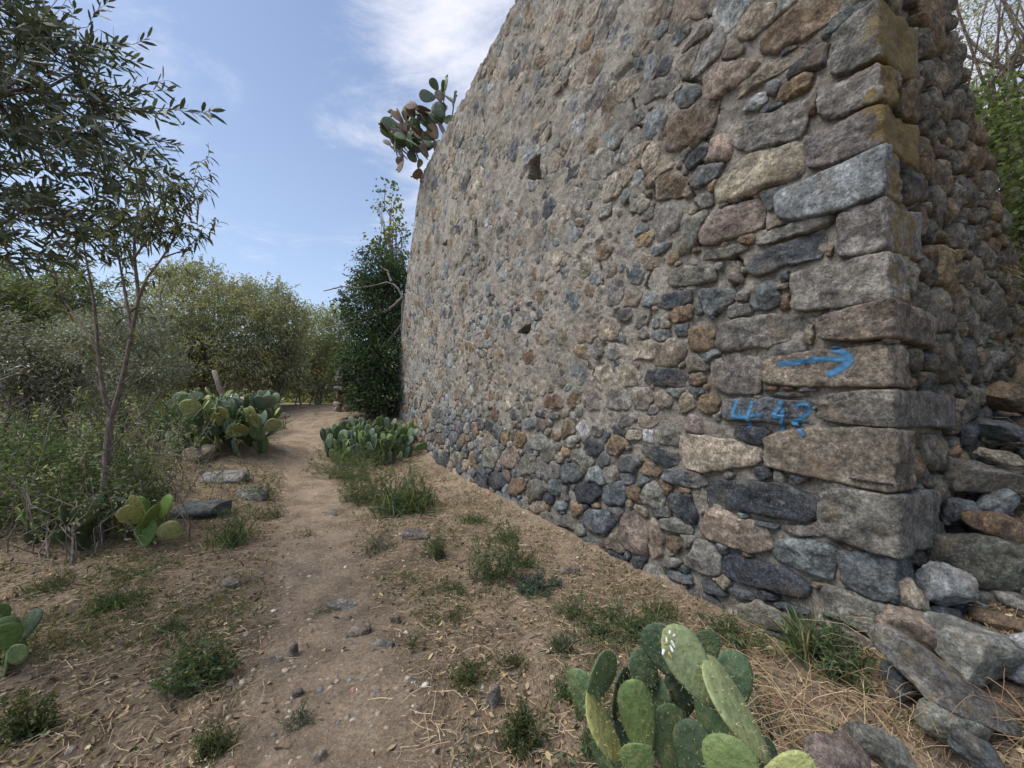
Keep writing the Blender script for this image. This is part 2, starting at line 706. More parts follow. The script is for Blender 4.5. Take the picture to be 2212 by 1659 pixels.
def stone_col(k):
    c = np.array(PAL[k]) * (1.10 + 0.16 * rng.standard_normal()) * (1 + 0.022 * rng.standard_normal(3))
    return np.clip(c, 0.03, 0.55)


def smooth_poly(P, n):
    """one corner-cutting pass, then n points at equal arc length"""
    P = np.asarray(P, float)
    Q = np.roll(P, -1, 0)
    P = np.stack([P * .87 + Q * .13, P * .13 + Q * .87], 1).reshape(-1, 2)
    d = np.linalg.norm(np.roll(P, -1, 0) - P, axis=1)
    s_ = np.concatenate([[0], np.cumsum(d)])
    PP = np.vstack([P, P[:1]])
    t_ = np.linspace(0, s_[-1], n, endpoint=False)
    return np.stack([np.interp(t_, s_, PP[:, 0]), np.interp(t_, s_, PP[:, 1])], -1)


def pillow(poly, frame, n, bulge, sink, rough, seed, back=0.10, rings=(0.97, 0.86, 0.66, 0.4, 0.16)):
    """a stone whose outline on the wall face is poly; returns verts, faces"""
    O, E1, E2, EN = frame
    P = smooth_poly(poly, n)
    c = P.mean(0)
    size = math.sqrt(max(1e-6, 0.5 * abs(np.sum(P[:, 0] * np.roll(P[:, 1], -1) - P[:, 1] * np.roll(P[:, 0], -1)))))
    P = P + nrm(P - c) * (0.07 * size * fbm(np.c_[P / (0.35 * size), np.full(n, seed)], 2))[:, None]
    R2, Z = [], []
    for k, (r, z) in enumerate([(0.95, -back), (1.0, -sink)] + [(r, bulge * (1 - r ** 6) ** 0.6 - sink * (r ** 8)) for r in rings]):
        R2.append(c + (P - c) * r)
        Z.append(np.full(n, z))
    R2 = np.vstack(R2 + [c[None]])
    Z = np.concatenate(Z + [[bulge]])
    # broken facets: cut by tilted planes
    rs = np.random.default_rng(seed)
    rel = (R2 - c) / size
    for _ in range(6):
        a = rs.uniform(0, 2 * math.pi)
        sl_ = rs.uniform(0.3, 1.3) * bulge * 1.9
        Z = np.where(Z > -sink * 0.99, np.minimum(Z, bulge * rs.uniform(.65, 1.2) + (rel @ np.array([math.cos(a), math.sin(a)])) * sl_), Z)
    q = np.c_[R2 / (0.30 * size), np.full(len(R2), seed * 1.7)]
    live = np.ones(len(R2))
    live[:n] = 0.3
    Z = Z + rough * size * live * fbm(q, 4, 0.6)
    Z = Z + 0.45 * rough * size * live * (np.abs(vn(q * 2.3 + 5)) - .35)
    jit = 0.05 * size * live
    R2 = R2 + np.c_[jit * vn(q * 1.9 + 7), jit * vn(q * 1.9 + 31)]
    V = O + R2[:, :1] * E1 + R2[:, 1:] * E2 + Z[:, None] * EN
    nr = 2 + len(rings)
    i = np.arange(n)
    j = (i + 1) % n
    quads = np.concatenate([np.stack([r * n + i, r * n + j, (r + 1) * n + j, (r + 1) * n + i], -1) for r in range(nr - 1)])
    tris = np.stack([(nr - 1) * n + i, (nr - 1) * n + j, np.full(n, nr * n)], -1)
    RR = np.concatenate([np.full(n, 1.0), np.full(n, 1.0)] + [np.full(n, r) for r in rings] + [[0.0]])
    return V, [quads, tris], RR, fbm(q * .9 + 50, 3)


def cube_grid(n):
    vs_, fs_, base = [], [], 0
    u = np.linspace(-1, 1, n + 1)
    for axn in range(3):
        for sg in (-1, 1):
            a, b = np.meshgrid(u, u)
            p = np.zeros(a.shape + (3,))
            p[..., axn] = sg
            p[..., (axn + 1) % 3] = a * sg
            p[..., (axn + 2) % 3] = b
            i_ = np.arange(a.size).reshape(a.shape) + base
            fs_.append(np.stack([i_[:-1, :-1], i_[:-1, 1:], i_[1:, 1:], i_[1:, :-1]], -1).reshape(-1, 4))
            vs_.append(p.reshape(-1, 3))
            base += a.size
    V = np.concatenate(vs_)
    Fq = np.concatenate(fs_)
    key = np.round(V * 1e4).astype(int)
    _, first, inv = np.unique(key, axis=0, return_index=True, return_inverse=True)
    return V[first], inv.reshape(-1)[Fq]


CG = {n: cube_grid(n) for n in (2, 3, 4, 5, 6, 8, 12, 22)}


def rock(size, n=6, seed=0, rnd=0.55, rough=0.10, facets=5):
    """free boulder about the origin, size = (x,y,z) full extents"""
    V, Fq = CG[n]
    rs = np.random.default_rng(seed)
    S = nrm(V)
    P = V * (1 - rnd) + S * rnd * 1.15
    for _ in range(facets):
        d = nrm(rs.standard_normal(3))
        lim = rs.uniform(0.62, 0.95)
        q = P @ d
        P = P - np.maximum(q - lim, 0)[:, None] * d * 0.9
    P = P * (1 + rough * 1.4 * fbm(P * 1.6 + seed * 3.1, 4, 0.6))[:, None]
    return P * np.asarray(size) * 0.5, Fq


# ------------------------------------------------------------------ the ruined tower: layout of its stones
RX = {2: (1100, 0), 3: (2164, 0), 5: (1100, 800), 6: (2164, 800), 8: (1100, 1548), 9: (2164, 1548)}


def zpx(reg, x, y):
    k = 1100 / 2028
    ox, oy = RX[reg]
    return (ox + x * k) * 2212 / 3264, (oy + y * k) * 2212 / 3264


HAND = []                                            # (polygon in t,h, colour)


def hs(reg, colour, *xy):
    pts = [on_front(*zpx(reg, xy[i], xy[i + 1])) for i in range(0, len(xy), 2)]
    HAND.append((np.array(pts), colour))


hs(3, 'tan', 330,150, 440,0, 560,0, 550,100, 440,220, 330,240)
hs(3, 'brown', 470,230, 560,120, 760,-30, 960,-30, 930,80, 760,215, 600,285, 480,310)
hs(3, 'grey', 60,450, 120,280, 210,170, 250,150, 260,285, 180,380, 100,440)
hs(3, 'pink', 0,310, 180,90, 200,140, 150,220, 20,310)
hs(3, 'tan', 130,530, 130,430, 250,360, 420,335, 455,370, 380,460, 220,575, 160,580)
hs(3, 'cream', 222,635, 265,555, 430,435, 720,272, 748,300, 640,390, 450,500, 280,615)
hs(3, 'ochre', 560,590, 600,500, 730,420, 780,420, 760,490, 660,570)
hs(3, 'slate', 0,580, 60,490, 110,490, 118,555, 60,630, 0,630)
hs(3, 'pale', 370,650, 400,570, 510,530, 520,590, 440,650)
hs(3, 'gran', 300,830, 420,700, 560,650, 700,590, 790,560, 730,680, 700,800, 560,840, 400,900)
hs(3, 'cream', 205,1110, 235,1035, 380,925, 600,855, 715,845, 720,985, 680,1045, 450,1125, 250,1185)
hs(3, 'slate', 50,1060, 120,970, 248,950, 230,1020, 160,1080, 70,1112)
hs(3, 'dark', 25,960, 60,900, 170,850, 150,920, 60,1000)
hs(3, 'pink', 165,1275, 220,1235, 455,1155, 485,1200, 475,1335, 350,1385, 150,1435, 105,1400)
hs(3, 'gran', 450,1420, 485,1372, 780,1272, 905,1240, 895,1300, 850,1335, 620,1405, 480,1440)
hs(3, 'slate', 385,1590, 430,1495, 620,1425, 850,1355, 845,1475, 790,1525, 640,1555, 480,1618)
hs(3, 'green', 135,1520, 150,1482, 330,1432, 400,1452, 280,1520)
hs(3, 'tan', 862,1440, 905,1440, 890,1505, 857,1505)
hs(3, 'grey', 80,1170, 130,1130, 180,1140, 190,1200, 130,1230)
hs(6, 'green', 0,90, 180,82, 212,130, 205,170, 60,208, 0,208)
hs(6, 'slate', 92,230, 140,217, 315,212, 320,280, 250,348, 180,395, 140,350)
hs(6, 'brown', 0,335, 60,312, 88,340, 70,398, 20,418, 0,415)
hs(6, 'pink', 277,160, 310,52, 348,110, 366,180, 300,190)
hs(6, 'slate', 407,300, 432,212, 520,182, 588,192, 592,308, 520,348, 430,338)
hs(6, 'tan', 572,200, 638,182, 636,220, 580,225)
hs(6, 'gran', 214,500, 262,412, 420,382, 700,392, 735,430, 715,508, 540,548, 290,597, 222,568)
hs(6, 'cream', 722,530, 750,442, 780,425, 782,500, 768,548)
hs(6, 'gran', 178,740, 192,642, 300,603, 462,613, 484,680, 462,760, 466,836, 300,838, 190,798)
hs(6, 'brown', 52,540, 62,452, 198,432, 212,480, 188,578, 100,597, 52,578)
hs(6, 'brown', 47,780, 60,722, 138,712, 148,770, 110,798)
hs(6, 'slate', 250,988, 265,882, 300,870, 750,870, 775,930, 815,962, 825,1016, 600,1016, 380,1003)
hs(6, 'dark', 312,1080, 332,1032, 420,1024, 532,1050, 486,1130, 430,1140, 340,1100)
hs(6, 'cream', 5,1250, 5,1100, 40,1072, 200,1092, 465,1172, 462,1220, 380,1288, 150,1298, 30,1288)
hs(6, 'brown', 112,940, 112,852, 208,842, 238,890, 218,950, 160,958)
hs(6, 'tan', 0,880, 20,832, 88,850, 90,918, 30,958, 0,950)
hs(6, 'dark', 432,1310, 440,1274, 518,1274, 556,1330, 480,1350)
hs(6, 'dark', 172,1488, 182,1372, 250,1343, 560,1372, 700,1412, 805,1442, 800,1575, 720,1594, 480,1555, 220,1508)
hs(6, 'rust', 487,815, 500,795, 575,792, 560,822)
hs(6, 'rust', 590,815, 612,798, 680,795, 670,818)
hs(6, 'slate', 690,825, 720,800, 800,800, 810,825)
hs(6, 'slate', 545,850, 560,832, 690,832, 760,850, 660,858)
hs(9, 'tan', 112,240, 132,172, 200,143, 480,232, 525,290, 525,358, 440,406, 300,358, 150,308)
hs(9, 'dark', 0,55, 60,55, 105,180, 88,236, 0,208)
hs(9, 'grey', 22,440, 92,324, 150,324, 246,420, 218,536, 130,526, 32,468)
hs(9, 'dark', 238,500, 292,403, 440,442, 620,492, 752,590, 742,648, 690,676, 520,617, 300,557)
hs(9, 'blue', 534,370, 562,314, 760,314, 918,372, 900,556, 860,564, 640,466, 552,428)
hs(9, 'tan', 750,562, 898,592, 880,608, 760,590)
hs(9, 'slate', 420,200, 578,232, 560,258, 430,220)
hs(9, 'grey', 582,252, 602,234, 790,234, 840,296, 700,296)
hs(9, 'dark', 0,660, 60,614, 150,634, 258,730, 248,778, 100,728, 0,700)
hs(9, 'gran', 332,700, 440,673, 560,723, 636,762, 636,848, 560,856, 400,798, 332,758)
hs(9, 'slate', 122,562, 200,562, 276,650, 250,658, 140,618)
hs(9, 'slate', 282,612, 320,602, 468,652, 466,680, 330,658)
hs(9, 'slate', 480,690, 620,690, 760,750, 740,765, 600,720)
hs(9, 'gran', 655,805, 790,825, 985,902, 992,1075, 900,1046, 700,946, 610,880)
hs(9, 'dark', 440,990, 640,960, 860,1060, 1000,1150, 980,1330, 760,1380, 540,1300)
hs(5, 'rust', 1030,620, 1060,577, 1110,572, 1130,620, 1110,663, 1050,663)
hs(5, 'dark', 990,332, 1020,320, 1040,345, 992,355)
hs(5, 'dark', 1055,312, 1080,292, 1115,297, 1110,320, 1060,325)
hs(5, 'grey', 992,372, 1050,342, 1108,352, 1116,400, 1078,428, 1002,432)
hs(5, 'brown', 1098,500, 1130,472, 1172,510, 1162,553, 1102,548)
hs(5, 'green', 1227,520, 1232,462, 1300,437, 1352,470, 1342,538, 1270,557)
hs(5, 'tan', 1362,500, 1372,442, 1468,422, 1477,500, 1440,542, 1372,538)
hs(5, 'tan', 1478,480, 1490,422, 1540,372, 1588,392, 1617,480, 1580,518, 1500,528)
hs(5, 'grey', 1522,290, 1532,172, 1638,133, 1657,200, 1600,328, 1532,328)
hs(5, 'slate', 1592,400, 1602,342, 1677,332, 1686,390, 1640,412)
hs(5, 'green', 1702,440, 1712,382, 1767,372, 1757,430, 1712,466)
hs(5, 'blue', 1793,490, 1820,467, 1897,462, 1902,510, 1850,532, 1802,518)
hs(5, 'slate', 1928,470, 1942,437, 2008,427, 2008,488, 1950,508)
hs(5, 'slate', 1803,460, 1813,372, 1838,382, 1842,448)
hs(5, 'brown', 1884,400, 1920,333, 2025,313, 2025,398, 1940,426)
hs(5, 'dark', 1833,330, 1843,252, 2025,223, 2025,297, 1930,342)
hs(5, 'green', 1893,170, 1912,112, 2025,64, 2025,188, 1950,217, 1902,198)
hs(5, 'ochre', 1342,580, 1360,548, 1408,552, 1422,610, 1390,637, 1347,600)
hs(5, 'grey', 1433,600, 1442,547, 1498,542, 1512,608, 1470,637)
hs(5, 'grey', 1522,610, 1532,562, 1590,533, 1637,570, 1617,628, 1560,647)
hs(5, 'cream', 1643,600, 1700,533, 1780,523, 1846,590, 1800,637, 1700,647)
hs(5, 'blue', 1308,740, 1313,682, 1360,653, 1418,643, 1427,738, 1390,797, 1342,768)
hs(5, 'cream', 1453,730, 1482,682, 1557,663, 1576,750, 1500,787)
hs(5, 'cream', 1583,760, 1593,682, 1680,663, 1737,720, 1717,788, 1622,797)
hs(5, 'dark', 1753,770, 1763,693, 1850,684, 1986,694, 2004,740, 1986,797, 1850,802)
hs(5, 'rust', 1153,910, 1172,842, 1260,833, 1296,880, 1267,932, 1192,927)
hs(5, 'rust', 1298,900, 1303,832, 1340,813, 1387,842, 1377,908, 1332,927)
hs(5, 'green', 1398,920, 1403,813, 1470,803, 1516,850, 1506,938, 1432,942)
hs(5, 'grey', 1528,880, 1533,803, 1648,803, 1676,860, 1666,937, 1590,937, 1533,918)
hs(5, 'grey', 1683,880, 1693,803, 1788,803, 1806,870, 1777,937, 1693,927)
hs(5, 'dark', 1107,960, 1122,937, 1177,947, 1177,978, 1117,973)
hs(5, 'slate', 1187,970, 1220,942, 1257,957, 1248,983, 1202,988)
hs(5, 'blue', 1037,1020, 1052,982, 1108,977, 1127,1020, 1098,1047, 1042,1043)
hs(5, 'grey', 1593,1010, 1622,962, 1688,943, 1717,1000, 1677,1037, 1612,1037)
hs(5, 'cream', 1638,1090, 1660,1052, 1720,1047, 1747,1080, 1717,1112, 1660,1112)
hs(5, 'tan', 1718,1000, 1742,972, 1828,967, 1836,1010, 1790,1042, 1732,1037)
hs(5, 'green', 1813,1100, 1832,1042, 1910,1023, 1956,1070, 1956,1147, 1870,1142, 1822,1118)
hs(5, 'dark', 1393,1160, 1422,1102, 1488,1102, 1516,1160, 1477,1207, 1402,1197)
hs(5, 'brown', 1523,1150, 1562,1082, 1618,1082, 1656,1140, 1600,1197, 1542,1197)
hs(5, 'grey', 1087,1130, 1102,1082, 1168,1082, 1187,1130, 1158,1177, 1092,1167)
hs(5, 'ochre', 987,1120, 1002,1072, 1048,1062, 1057,1110, 1028,1162, 992,1147)
hs(5, 'ochre', 907,1110, 922,1062, 952,1062, 957,1110, 930,1147)
hs(5, 'grey', 1273,1130, 1312,1092, 1377,1073, 1387,1110, 1330,1157, 1282,1147)
hs(5, 'dark', 1743,1200, 1757,1133, 1850,1153, 1951,1173, 1951,1248, 1910,1276, 1812,1237)
hs(5, 'brown', 1738,1290, 1748,1243, 1810,1248, 1856,1290, 1827,1332, 1762,1317)
hs(5, 'slate', 1593,1280, 1603,1213, 1698,1193, 1736,1250, 1698,1307, 1612,1297)
hs(5, 'tan', 913,1220, 932,1167, 998,1153, 1017,1220, 988,1277, 932,1277)
hs(5, 'grey', 803,1260, 812,1162, 898,1153, 907,1200, 877,1277, 822,1277)
hs(5, 'green', 1013,1260, 1042,1202, 1108,1193, 1127,1260, 1088,1317, 1022,1307)
hs(5, 'dark', 833,1360, 852,1303, 918,1303, 947,1360, 908,1407, 842,1387)
hs(5, 'brown', 948,1400, 972,1343, 1038,1333, 1047,1400, 1008,1442, 957,1427)
hs(5, 'slate', 1258,1310, 1273,1253, 1368,1243, 1386,1310, 1348,1367, 1272,1367)
hs(5, 'green', 1053,1420, 1072,1353, 1158,1343, 1186,1400, 1138,1457, 1072,1457)
hs(5, 'slate', 1183,1390, 1193,1343, 1258,1343, 1276,1400, 1238,1447, 1192,1427)
hs(5, 'dark', 1348,1420, 1363,1363, 1478,1363, 1496,1430, 1448,1487, 1362,1477)
hs(5, 'slate', 1503,1440, 1523,1383, 1618,1353, 1646,1420, 1617,1497, 1532,1497)
hs(5, 'grey', 1733,1450, 1752,1383, 1800,1353, 1866,1400, 1876,1478, 1828,1516, 1752,1487)
hs(5, 'slate', 1853,1340, 1872,1293, 1950,1283, 2080,1310, 2120,1370, 2060,1392, 1932,1377)
hs(5, 'dark', 1888,1480, 1903,1423, 2020,1433, 2030,1585, 1950,1556, 1902,1516)
hs(8, 'grey', 1012,110, 1032,77, 1068,82, 1073,148, 1040,177)
hs(8, 'tan', 1083,140, 1102,92, 1158,92, 1177,148, 1110,167)
hs(8, 'blue', 1213,120, 1242,92, 1298,102, 1288,148, 1230,148)
hs(8, 'brown', 1303,140, 1332,97, 1387,112, 1387,168, 1340,187)
hs(8, 'green', 1213,210, 1232,172, 1328,172, 1371,220, 1338,257, 1250,237)
hs(8, 'slate', 1388,220, 1403,152, 1450,133, 1557,153, 1576,220, 1538,297, 1430,267)
hs(8, 'tan', 1593,330, 1623,173, 1698,153, 1772,202, 1764,415, 1680,397)
hs(8, 'tan', 1784,202, 1828,194, 1866,330, 1846,407, 1787,425)
hs(8, 'grey', 1833,240, 1853,193, 1938,193, 2024,242, 2024,287, 1900,267)
hs(8, 'brown', 1883,370, 1883,303, 1948,293, 1986,330, 1948,406)
hs(8, 'slate', 1138,270, 1162,233, 1238,243, 1276,298, 1228,322, 1150,297)
hs(8, 'dark', 1503,420, 1523,373, 1598,393, 1646,450, 1628,487, 1530,457)
hs(8, 'slate', 1353,340, 1382,303, 1438,313, 1486,370, 1448,377)
hs(8, 'grey', 1733,560, 1753,473, 1846,483, 1876,560, 1876,617, 1772,587)
hs(8, 'slate', 1888,520, 1903,493, 2024,533, 2024,587, 1950,567)
hs(8, 'grey', 1843,440, 1903,413, 1977,452, 1948,487, 1860,477)
hs(2, 'cream', 1267,340, 1292,262, 1340,198, 1372,230, 1348,310, 1290,387)
hs(2, 'blue', 1602,270, 1622,202, 1718,183, 1698,230, 1640,307)
hs(2, 'tan', 1678,320, 1702,232, 1770,173, 1797,230, 1718,347)
hs(2, 'slate', 1688,380, 1702,342, 1768,323, 1757,400, 1702,407)
hs(2, 'tan', 1583,600, 1603,472, 1738,423, 1737,500, 1648,607)
hs(2, 'grey', 1715,580, 1735,505, 1955,410, 1962,480, 1895,556, 1762,615)
hs(2, 'cream', 1233,1290, 1243,1212, 1308,1203, 1337,1260, 1288,1322)
hs(2, 'rust', 1338,1310, 1362,1272, 1398,1292, 1387,1332, 1347,1327)
hs(2, 'tan', 1603,1080, 1623,1002, 1678,988, 1697,1040, 1638,1097)
hs(2, 'cream', 1733,960, 1762,872, 1827,815, 1846,890, 1827,977, 1760,1035)
hs(2, 'brown', 1815,1165, 1833,1044, 1948,995, 2005,1060, 1975,1147, 1850,1185)
hs(2, 'ochre', 1693,1440, 1703,1402, 1800,1348, 1822,1370, 1787,1438, 1720,1457)
hs(2, 'slate', 1793,1500, 1803,1452, 1917,1418, 1907,1450, 1828,1507)
hs(2, 'brown', 1463,1500, 1482,1442, 1538,1433, 1567,1470, 1528,1527, 1482,1527)
hs(2, 'cream', 1138,870, 1152,792, 1198,715, 1198,780, 1168,857)
hs(2, 'grey', 1193,870, 1222,822, 1277,795, 1257,860, 1202,887)
hs(2, 'brown', 1073,360, 1132,322, 1212,312, 1197,360, 1120,417)
hs(2, 'tan', 1153,460, 1182,402, 1222,374, 1207,430, 1160,467)
hs(2, 'grey', 983,340, 1022,232, 1067,203, 1057,260, 1000,357)
hs(2, 'tan', 1023,190, 1052,122, 1107,55, 1107,110, 1060,187)
hs(2, 'pale', 832,550, 838,500, 862,468, 874,510, 842,555)
hs(2, 'tan', 1202,580, 1232,490, 1272,480, 1262,530)
hs(2, 'blue', 1930,590, 1950,540, 2020,500, 2020,600, 1960,630)
hs(2, 'slate', 1900,250, 1950,170, 2025,90, 2025,170, 1950,270)
hs(2, 'cream', 1660,930, 1680,870, 1740,850, 1730,910, 1690,960)

# quoins: corner y (top, bottom) in photo pixels, left end of the long face (x, top y, bottom y), right end of the short face (x, top y, bottom y)
QU = []


def quoin(colour, lich, ytop, ybot, left, right, prox=0.03):
    h1, h0 = on_front(1905, ytop)[1] + .008, on_front(1905, ybot)[1] - .008
    tl, l1 = on_front(left[0], left[1])
    _, l0 = on_front(left[0], left[2])
    sr, r1 = on_side(right[0], right[1])
    _, r0 = on_side(right[0], right[2])
    QU.append(dict(c=colour, li=lich, h=(h0, h1), l=(tl, l0, l1), r=(max(sr, .12), r0, r1), p=.6 * prox))


quoin('gran', .62, -14, 118, (1788, 92, 150), (1978, 50, 160))
quoin('gran', .62, 128, 213, (1764, 186, 238), (1926, 150, 225))
quoin('gran', .70, 220, 312, (1738, 290, 352), (1982, 262, 372))
quoin('blue', .45, 318, 424, (1678, 424, 460), (1930, 345, 450), .06)
quoin('gran', .42, 428, 540, (1803, 468, 545), (1985, 455, 560))
quoin('gran', .38, 544, 650, (1707, 590, 664), (1948, 560, 655), .05)
quoin('tan', .10, 652, 730, (1762, 700, 727), (2008, 700, 758), .07)
quoin('tan', .06, 744, 834, (1641, 782, 820), (1962, 762, 842), .03)
quoin('gran', .05, 842, 922, (1762, 866, 893), (2052, 862, 938), .05)
quoin('tan', .10, 928, 1058, (1652, 962, 1000), (1963, 935, 1060), .05)
quoin('gran', .05, 1066, 1194, (1769, 1074, 1138), (2015, 1064, 1178), .06)
quoin('slate', .06, 1200, 1298, (1806, 1188, 1258), (1968, 1214, 1282), .03)
quoin('gran', .10, 1304, 1378, (1770, 1278, 1330), (1955, 1300, 1360), .02)
quoin('gran', .10, 1392, 1470, (1760, 1375, 1450), (1960, 1395, 1480), .02)

HOLES = [[(2, 1062, 1045), (2, 1080, 950), (2, 1145, 908), (2, 1147, 1045), (2, 1110, 1055)],
         [(5, 1010, 482), (5, 1055, 437), (5, 1093, 430), (5, 1088, 470), (5, 1062, 492)],
         [(2, 764, 1300), (2, 776, 1330), (2, 776, 1480), (2, 762, 1495), (2, 756, 1400)],
         [(2, 568, 1440), (2, 602, 1408), (2, 602, 1446)],
         [(5, 840, 925), (5, 862, 922), (5, 860, 945), (5, 842, 945)]]
HOLES = [np.array([on_front(*zpx(*p)) for p in h]) for h in HOLES]
CRK = [[(3, 110, -20), (3, 112, 80), (3, 200, 95), (3, 215, 120)], [(3, 20, 460), (3, 110, 470), (3, 205, 585), (3, 212, 640)],
       [(3, 30, 690), (3, 120, 735), (3, 128, 800), (3, 215, 850), (3, 240, 930), (3, 190, 1010)],
       [(2, 1690, 590), (2, 1705, 660), (2, 1680, 735), (2, 1760, 748)], [(2, 1715, 970), (2, 1750, 1040), (2, 1808, 1100), (2, 1812, 1190), (2, 1780, 1265)],
       [(2, 800, 640), (2, 822, 740), (2, 812, 860)], [(6, 262, 20), (6, 340, 45), (6, 372, 140), (6, 300, 200)],
       [(3, 70, 1120), (3, 100, 1280), (3, 60, 1340), (3, 110, 1440)], [(3, 480, 1330), (3, 492, 1240), (3, 470, 1150), (3, 250, 1190)],
       [(5, 1770, 60), (5, 1800, 100), (5, 1760, 210), (5, 1810, 280), (5, 1780, 420), (5, 1740, 480)], [(2, 790, 900), (2, 800, 960), (2, 830, 1060)],
       [(5, 1510, 200), (5, 1520, 140), (5, 1490, 60)]]
CRK = [np.array([on_front(*zpx(*p)) for p in c]) for c in CRK]

TOP = 7.42
OUT_F = np.array([(0, -.4), (12.1, -.4), (11.95, 1.6), (11.5, 3.0), (10.48, 5.25), (9.75, 6.5), (9.15, TOP), (0, TOP)])
OUT_S = np.array([(0, -.4), (3.4, -.4), (3.1, 2.35), (2.45, 3.15), (2.0, 3.55), (1.62, 3.9), (1.36, 4.3), (1.33, TOP), (0, TOP)])


def inside(poly, X, Y):
    r = np.zeros(X.shape, bool)
    x0, y0 = poly[-1]
    for x1, y1 in poly:
        c_ = ((y1 > Y) != (y0 > Y)) & (X < (x0 - x1) * (Y - y1) / (y0 - y1 + 1e-12) + x1)
        r ^= c_
        x0, y0 = x1, y1
    return r


def quoin_front(q):
    return np.array([(-.02, q['h'][0]), (-.02, q['h'][1]), (q['l'][0], q['l'][2]), (q['l'][0], q['l'][1])])


def quoin_side(q):
    return np.array([(-.02, q['h'][0]), (-.02, q['h'][1]), (q['r'][0], q['r'][2]), (q['r'][0], q['r'][1])])


def fill_layout(outline, blocks, size_fn, keep_fn, seed, res, ntry):
    """irregular stones between the given blocks: list of (polygon, size)"""
    rs = np.random.default_rng(seed)
    x0, y0 = outline.min(0) - 0.1
    x1, y1 = outline.max(0) + 0.1
    nx_, ny_ = int((x1 - x0) / res), int((y1 - y0) / res)
    tx, ty = np.meshgrid(x0 + (np.arange(nx_) + .5) * res, y0 + (np.arange(ny_) + .5) * res)
    edge_n = 0.07 * fbm(p3(tx.ravel() / .3, ty.ravel() / .3, seed), 3).reshape(tx.shape)
    Lb = np.full(tx.shape, -1, np.int32)
    Lb[~inside(outline, tx + edge_n, ty + edge_n)] = -3
    for b in blocks:
        c_ = b.mean(0)
        b = c_ + (b - c_) * 1.0 + nrm(b - c_) * 0.008
        i0, j0 = np.floor((b.min(0) - (x0, y0)) / res).astype(int) - 1
        i1, j1 = np.ceil((b.max(0) - (x0, y0)) / res).astype(int) + 2
        sl_ = (slice(max(j0, 0), max(j1, 0)), slice(max(i0, 0), max(i1, 0)))
        if Lb[sl_].size:
            Lb[sl_][inside(b, tx[sl_], ty[sl_])] = -2
    free = np.argwhere(Lb == -1)
    cand = free[rs.integers(0, len(free), ntry)]
    sx, sy, ss, asp = [], [], [], []
    AX, AY, AS = np.zeros(9000), np.zeros(9000), np.zeros(9000)
    k = 0
    for n_, (j, i) in enumerate(cand):
        a, b = tx[j, i], ty[j, i]
        s = size_fn(a, b) * math.exp(rs.normal(0, 0.30)) * (1.0 if n_ < ntry * .4 else (0.58 if n_ < ntry * .85 else .38))
        if k and np.min(((AX[:k] - a) / 1.18) ** 2 + (AY[:k] - b) ** 2 - (0.47 * (AS[:k] + s)) ** 2) < 0:
            continue
        AX[k], AY[k], AS[k] = a, b, s
        asp.append(rs.uniform(0.95, 1.45))
        k += 1
        if k >= 8990:
            break
    Dm = np.full(tx.shape, 9.0)
    w1 = 0.028 * fbm(p3(tx.ravel() / .10, ty.ravel() / .10, seed + 2), 2).reshape(tx.shape)
    w2 = 0.028 * fbm(p3(tx.ravel() / .10, ty.ravel() / .10, seed + 8), 2).reshape(tx.shape)
    for q in range(k):
        r = AS[q] * 0.95
        i0, i1 = int((AX[q] - r - x0) / res), int((AX[q] + r - x0) / res) + 2
        j0, j1 = int((AY[q] - r - y0) / res), int((AY[q] + r - y0) / res) + 2
        sl_ = (slice(max(j0, 0), j1), slice(max(i0, 0), i1))
        th = rs.normal(0, .25)
        ux = (tx[sl_] + w1[sl_] - AX[q])
        uy = (ty[sl_] + w2[sl_] - AY[q])
        rx_ = (ux * math.cos(th) + uy * math.sin(th)) / asp[q]
        ry_ = (-ux * math.sin(th) + uy * math.cos(th))
        d = (np.abs(rx_) ** 2.6 + np.abs(ry_) ** 2.6) ** (1 / 2.6) / (AS[q] * 0.5)
        ok = (d < Dm[sl_]) & (Lb[sl_] > -2) & (d < 1.5)
        Dm[sl_][ok] = d[ok]
        Lb[sl_][ok] = q
    out = []
    ang = np.linspace(0, 2 * math.pi, 18, endpoint=False)
    steps = np.arange(1, 60)
    for q in range(k):
        if not keep_fn(AX[q], AY[q], rs):
            continue
        rr = np.minimum(steps * res * 0.7, AS[q] * 1.2)
        PX_ = AX[q] + np.cos(ang)[:, None] * rr
        PY_ = AY[q] + np.sin(ang)[:, None] * rr
        ix = np.clip(((PX_ - x0) / res).astype(int), 0, nx_ - 1)
        iy = np.clip(((PY_ - y0) / res).astype(int), 0, ny_ - 1)
        bad = Lb[iy, ix] != q
        first = np.where(bad.any(1), bad.argmax(1), len(rr) - 1)
        rad = rr[np.maximum(first - 1, 0)]
        rad = np.minimum(rad, 1.7 * np.median(rad))
        rad = 0.76 * rad + 0.12 * (np.roll(rad, 1) + np.roll(rad, -1))
        rad = np.maximum(rad - 0.004, 0.012)
        out.append((np.stack([AX[q] + np.cos(ang) * rad, AY[q] + np.sin(ang) * rad], -1), AS[q]))
    return out


def dryness(t, h):
    """1 where the pointing has gone and the stones stand free, 0 where mortar is flush"""
    a = 1 - sstep(0.55, 1.65, h - 0.05 * t + 0.1)
    b = (1 - sstep(0.8, 2.0, t)) * (1 - sstep(3.2, 5.4, h)) * 0.75
    return np.maximum(a, b)


def f_size(t, h):
    s = 0.165 + 0.07 * (1 - sstep(0.4, 1.8, h)) + 0.05 * sstep(2.2, 4.5, h) + 0.10 * (1 - sstep(.3, 1.4, t))
    s += 0.05 * sstep(3.5, 6, h) + 0.05 * sstep(5, 10, t)
    return float(s)


def f_keep(t, h, rs):
    d = float(dryness(np.array(t), np.array(h)))
    return rs.random() < 0.70 + 0.3 * d


